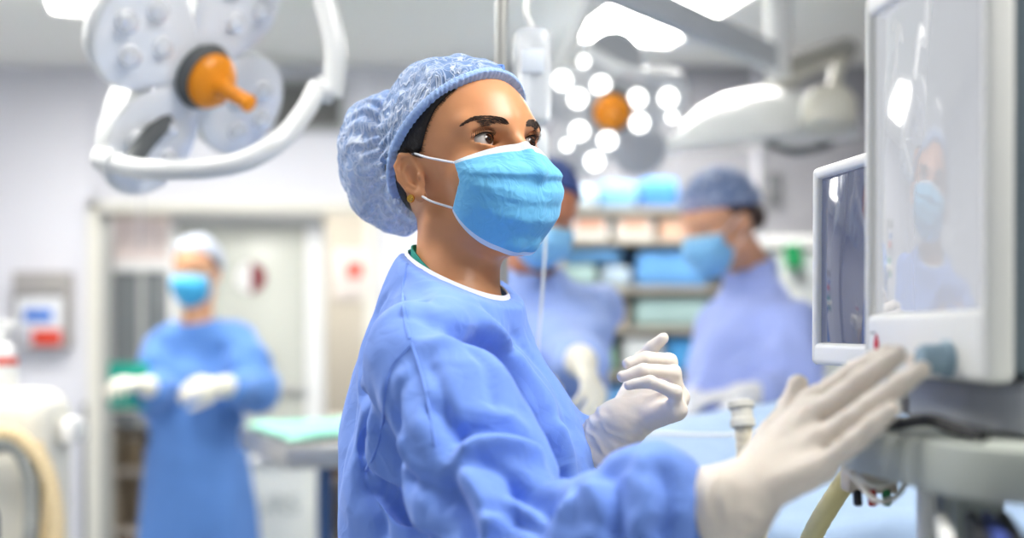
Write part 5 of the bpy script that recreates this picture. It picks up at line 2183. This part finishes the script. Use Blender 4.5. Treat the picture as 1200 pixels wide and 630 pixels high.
mb.box((.40, .90, (zp + zs - .03) / 2 + .06), (.03, .008, zs - .03 - zp - .1), bev=.002)
mb.build('folder_pocket', CART, ct, org=O)
# spines in the rack under the shelf
for k, (x, rgb, lb, ln) in enumerate(((.294, (236, 236, 232), 'white folder with a blue printed spine leaning below the cart shelf', .0),
                                   (.310, (34, 36, 44), 'black folder below the cart shelf, second from right', -.02),
                                   (.3215, (66, 84, 160), 'blue folder below the cart shelf, squeezed between two black ones', -.02),
                                   (.333, (30, 30, 34), 'black folder at the right edge below the cart shelf', -.02))):
    c = np.array((x + .006, .815, zs - .036 - .012 - .105))
    o = thing('folder', lb, 'folder', (c[0], c[1], c[2] - .11), group='folders below the cart shelf')
    R = rotm(0, -.10 if k == 0 else -.04, -.30)
    MB().box(c, (.0085 if k else .008, .13, .20), bev=.002, R=R).build('cover', mat('folder %d' % k, rgb, rough=.5), o, org=o.location)
    MB().box(c + R @ np.array((0, -.0655, .02)), (.005, .002, .10), bev=.0008, R=R).build('spine_label', mat('spine %d' % k, (70, 84, 150) if k == 0 else (214, 214, 220), rough=.5), o, org=o.location)

# cables and hoses at the cart
cb_ = thing('cable_bundle', 'pale looped cables hanging from the left end of the cart shelf', 'cable', (.285, 1.02, zs - .08))
O = np.array(cb_.location)
for k, q in enumerate(((at(1002, 545, 1.02), at(1012, 562, 1.0), at(1030, 570, .99), at(1050, 560, .99), at(1064, 545, 1.0)),
                       (at(996, 550, 1.03), at(1008, 568, 1.02), at(1026, 586, 1.0), at(1046, 584, .99), at(1062, 562, 1.0)),
                       (at(990, 546, 1.04), at(1004, 560, 1.03), at(1022, 566, 1.02), at(1040, 566, 1.02), at(1052, 552, 1.02)))):
    MB().tube([q[0] + (0, 0, .03)] + list(q) + [q[-1] + (0, .0, .03)], .0024, 8, n=6).build('cable', mat('cable pale', (218, 214, 204), rough=.45), cb_, org=O)
yh = thing('gas_hose', 'pale yellow hose running down from the cart shelf to the floor', 'hose', at(950, 640, 1.2))
O = np.array(yh.location)
corrugated([at(1012, 540, 1.20), at(994, 560, 1.20), at(972, 592, 1.19), at(950, 632, 1.21), at(925, 700, 1.24), at(915, 900, 1.27), (.30, 1.30, .08)], .0105, n=10, amp=.015, m=mat('hose yellow', (238, 224, 160), rough=.45), parent=yh, org=O)
MB().lathe([(.014, 0), (.014, .03), (.011, .034)], at(1012, 540, 1.20), (-.3, 0, .9), 16).build('fitting', WHITE, yh, org=O)
ch = thing('connector_block', 'small beige socket block with red and green plugs under the cart shelf', 'connector', at(1018, 562, 1.10))
O = np.array(ch.location)
MB().box(O, (.045, .03, .022), bev=.004).build('block', mat('block beige', (200, 186, 164), rough=.5), ch, org=O)
for k, c in enumerate(((40, 40, 40), (196, 60, 50), (50, 130, 80))):
    MB().lathe([(.003, -.014), (.004, -.012), (.004, 0)], O + (-.014 + k * .013, -.012, -.008), (0, .3, 1), 10).build('plug', mat('plug %d' % k, c, rough=.4), ch, org=O)
wv = thing('video_cable', 'dark cable curving over the cart shelf beneath the monitor', 'cable', (.304, .90, zs + .004))
O = np.array(wv.location)
MB().tube([(.292, .99, zs + .005), (.296, .94, zs + .006), (.304, .89, zs + .012), (.312, .85, zs + .008), (.318, .82, zs + .006)], .005, 10, n=6).build('cable', BLK, wv, org=O)
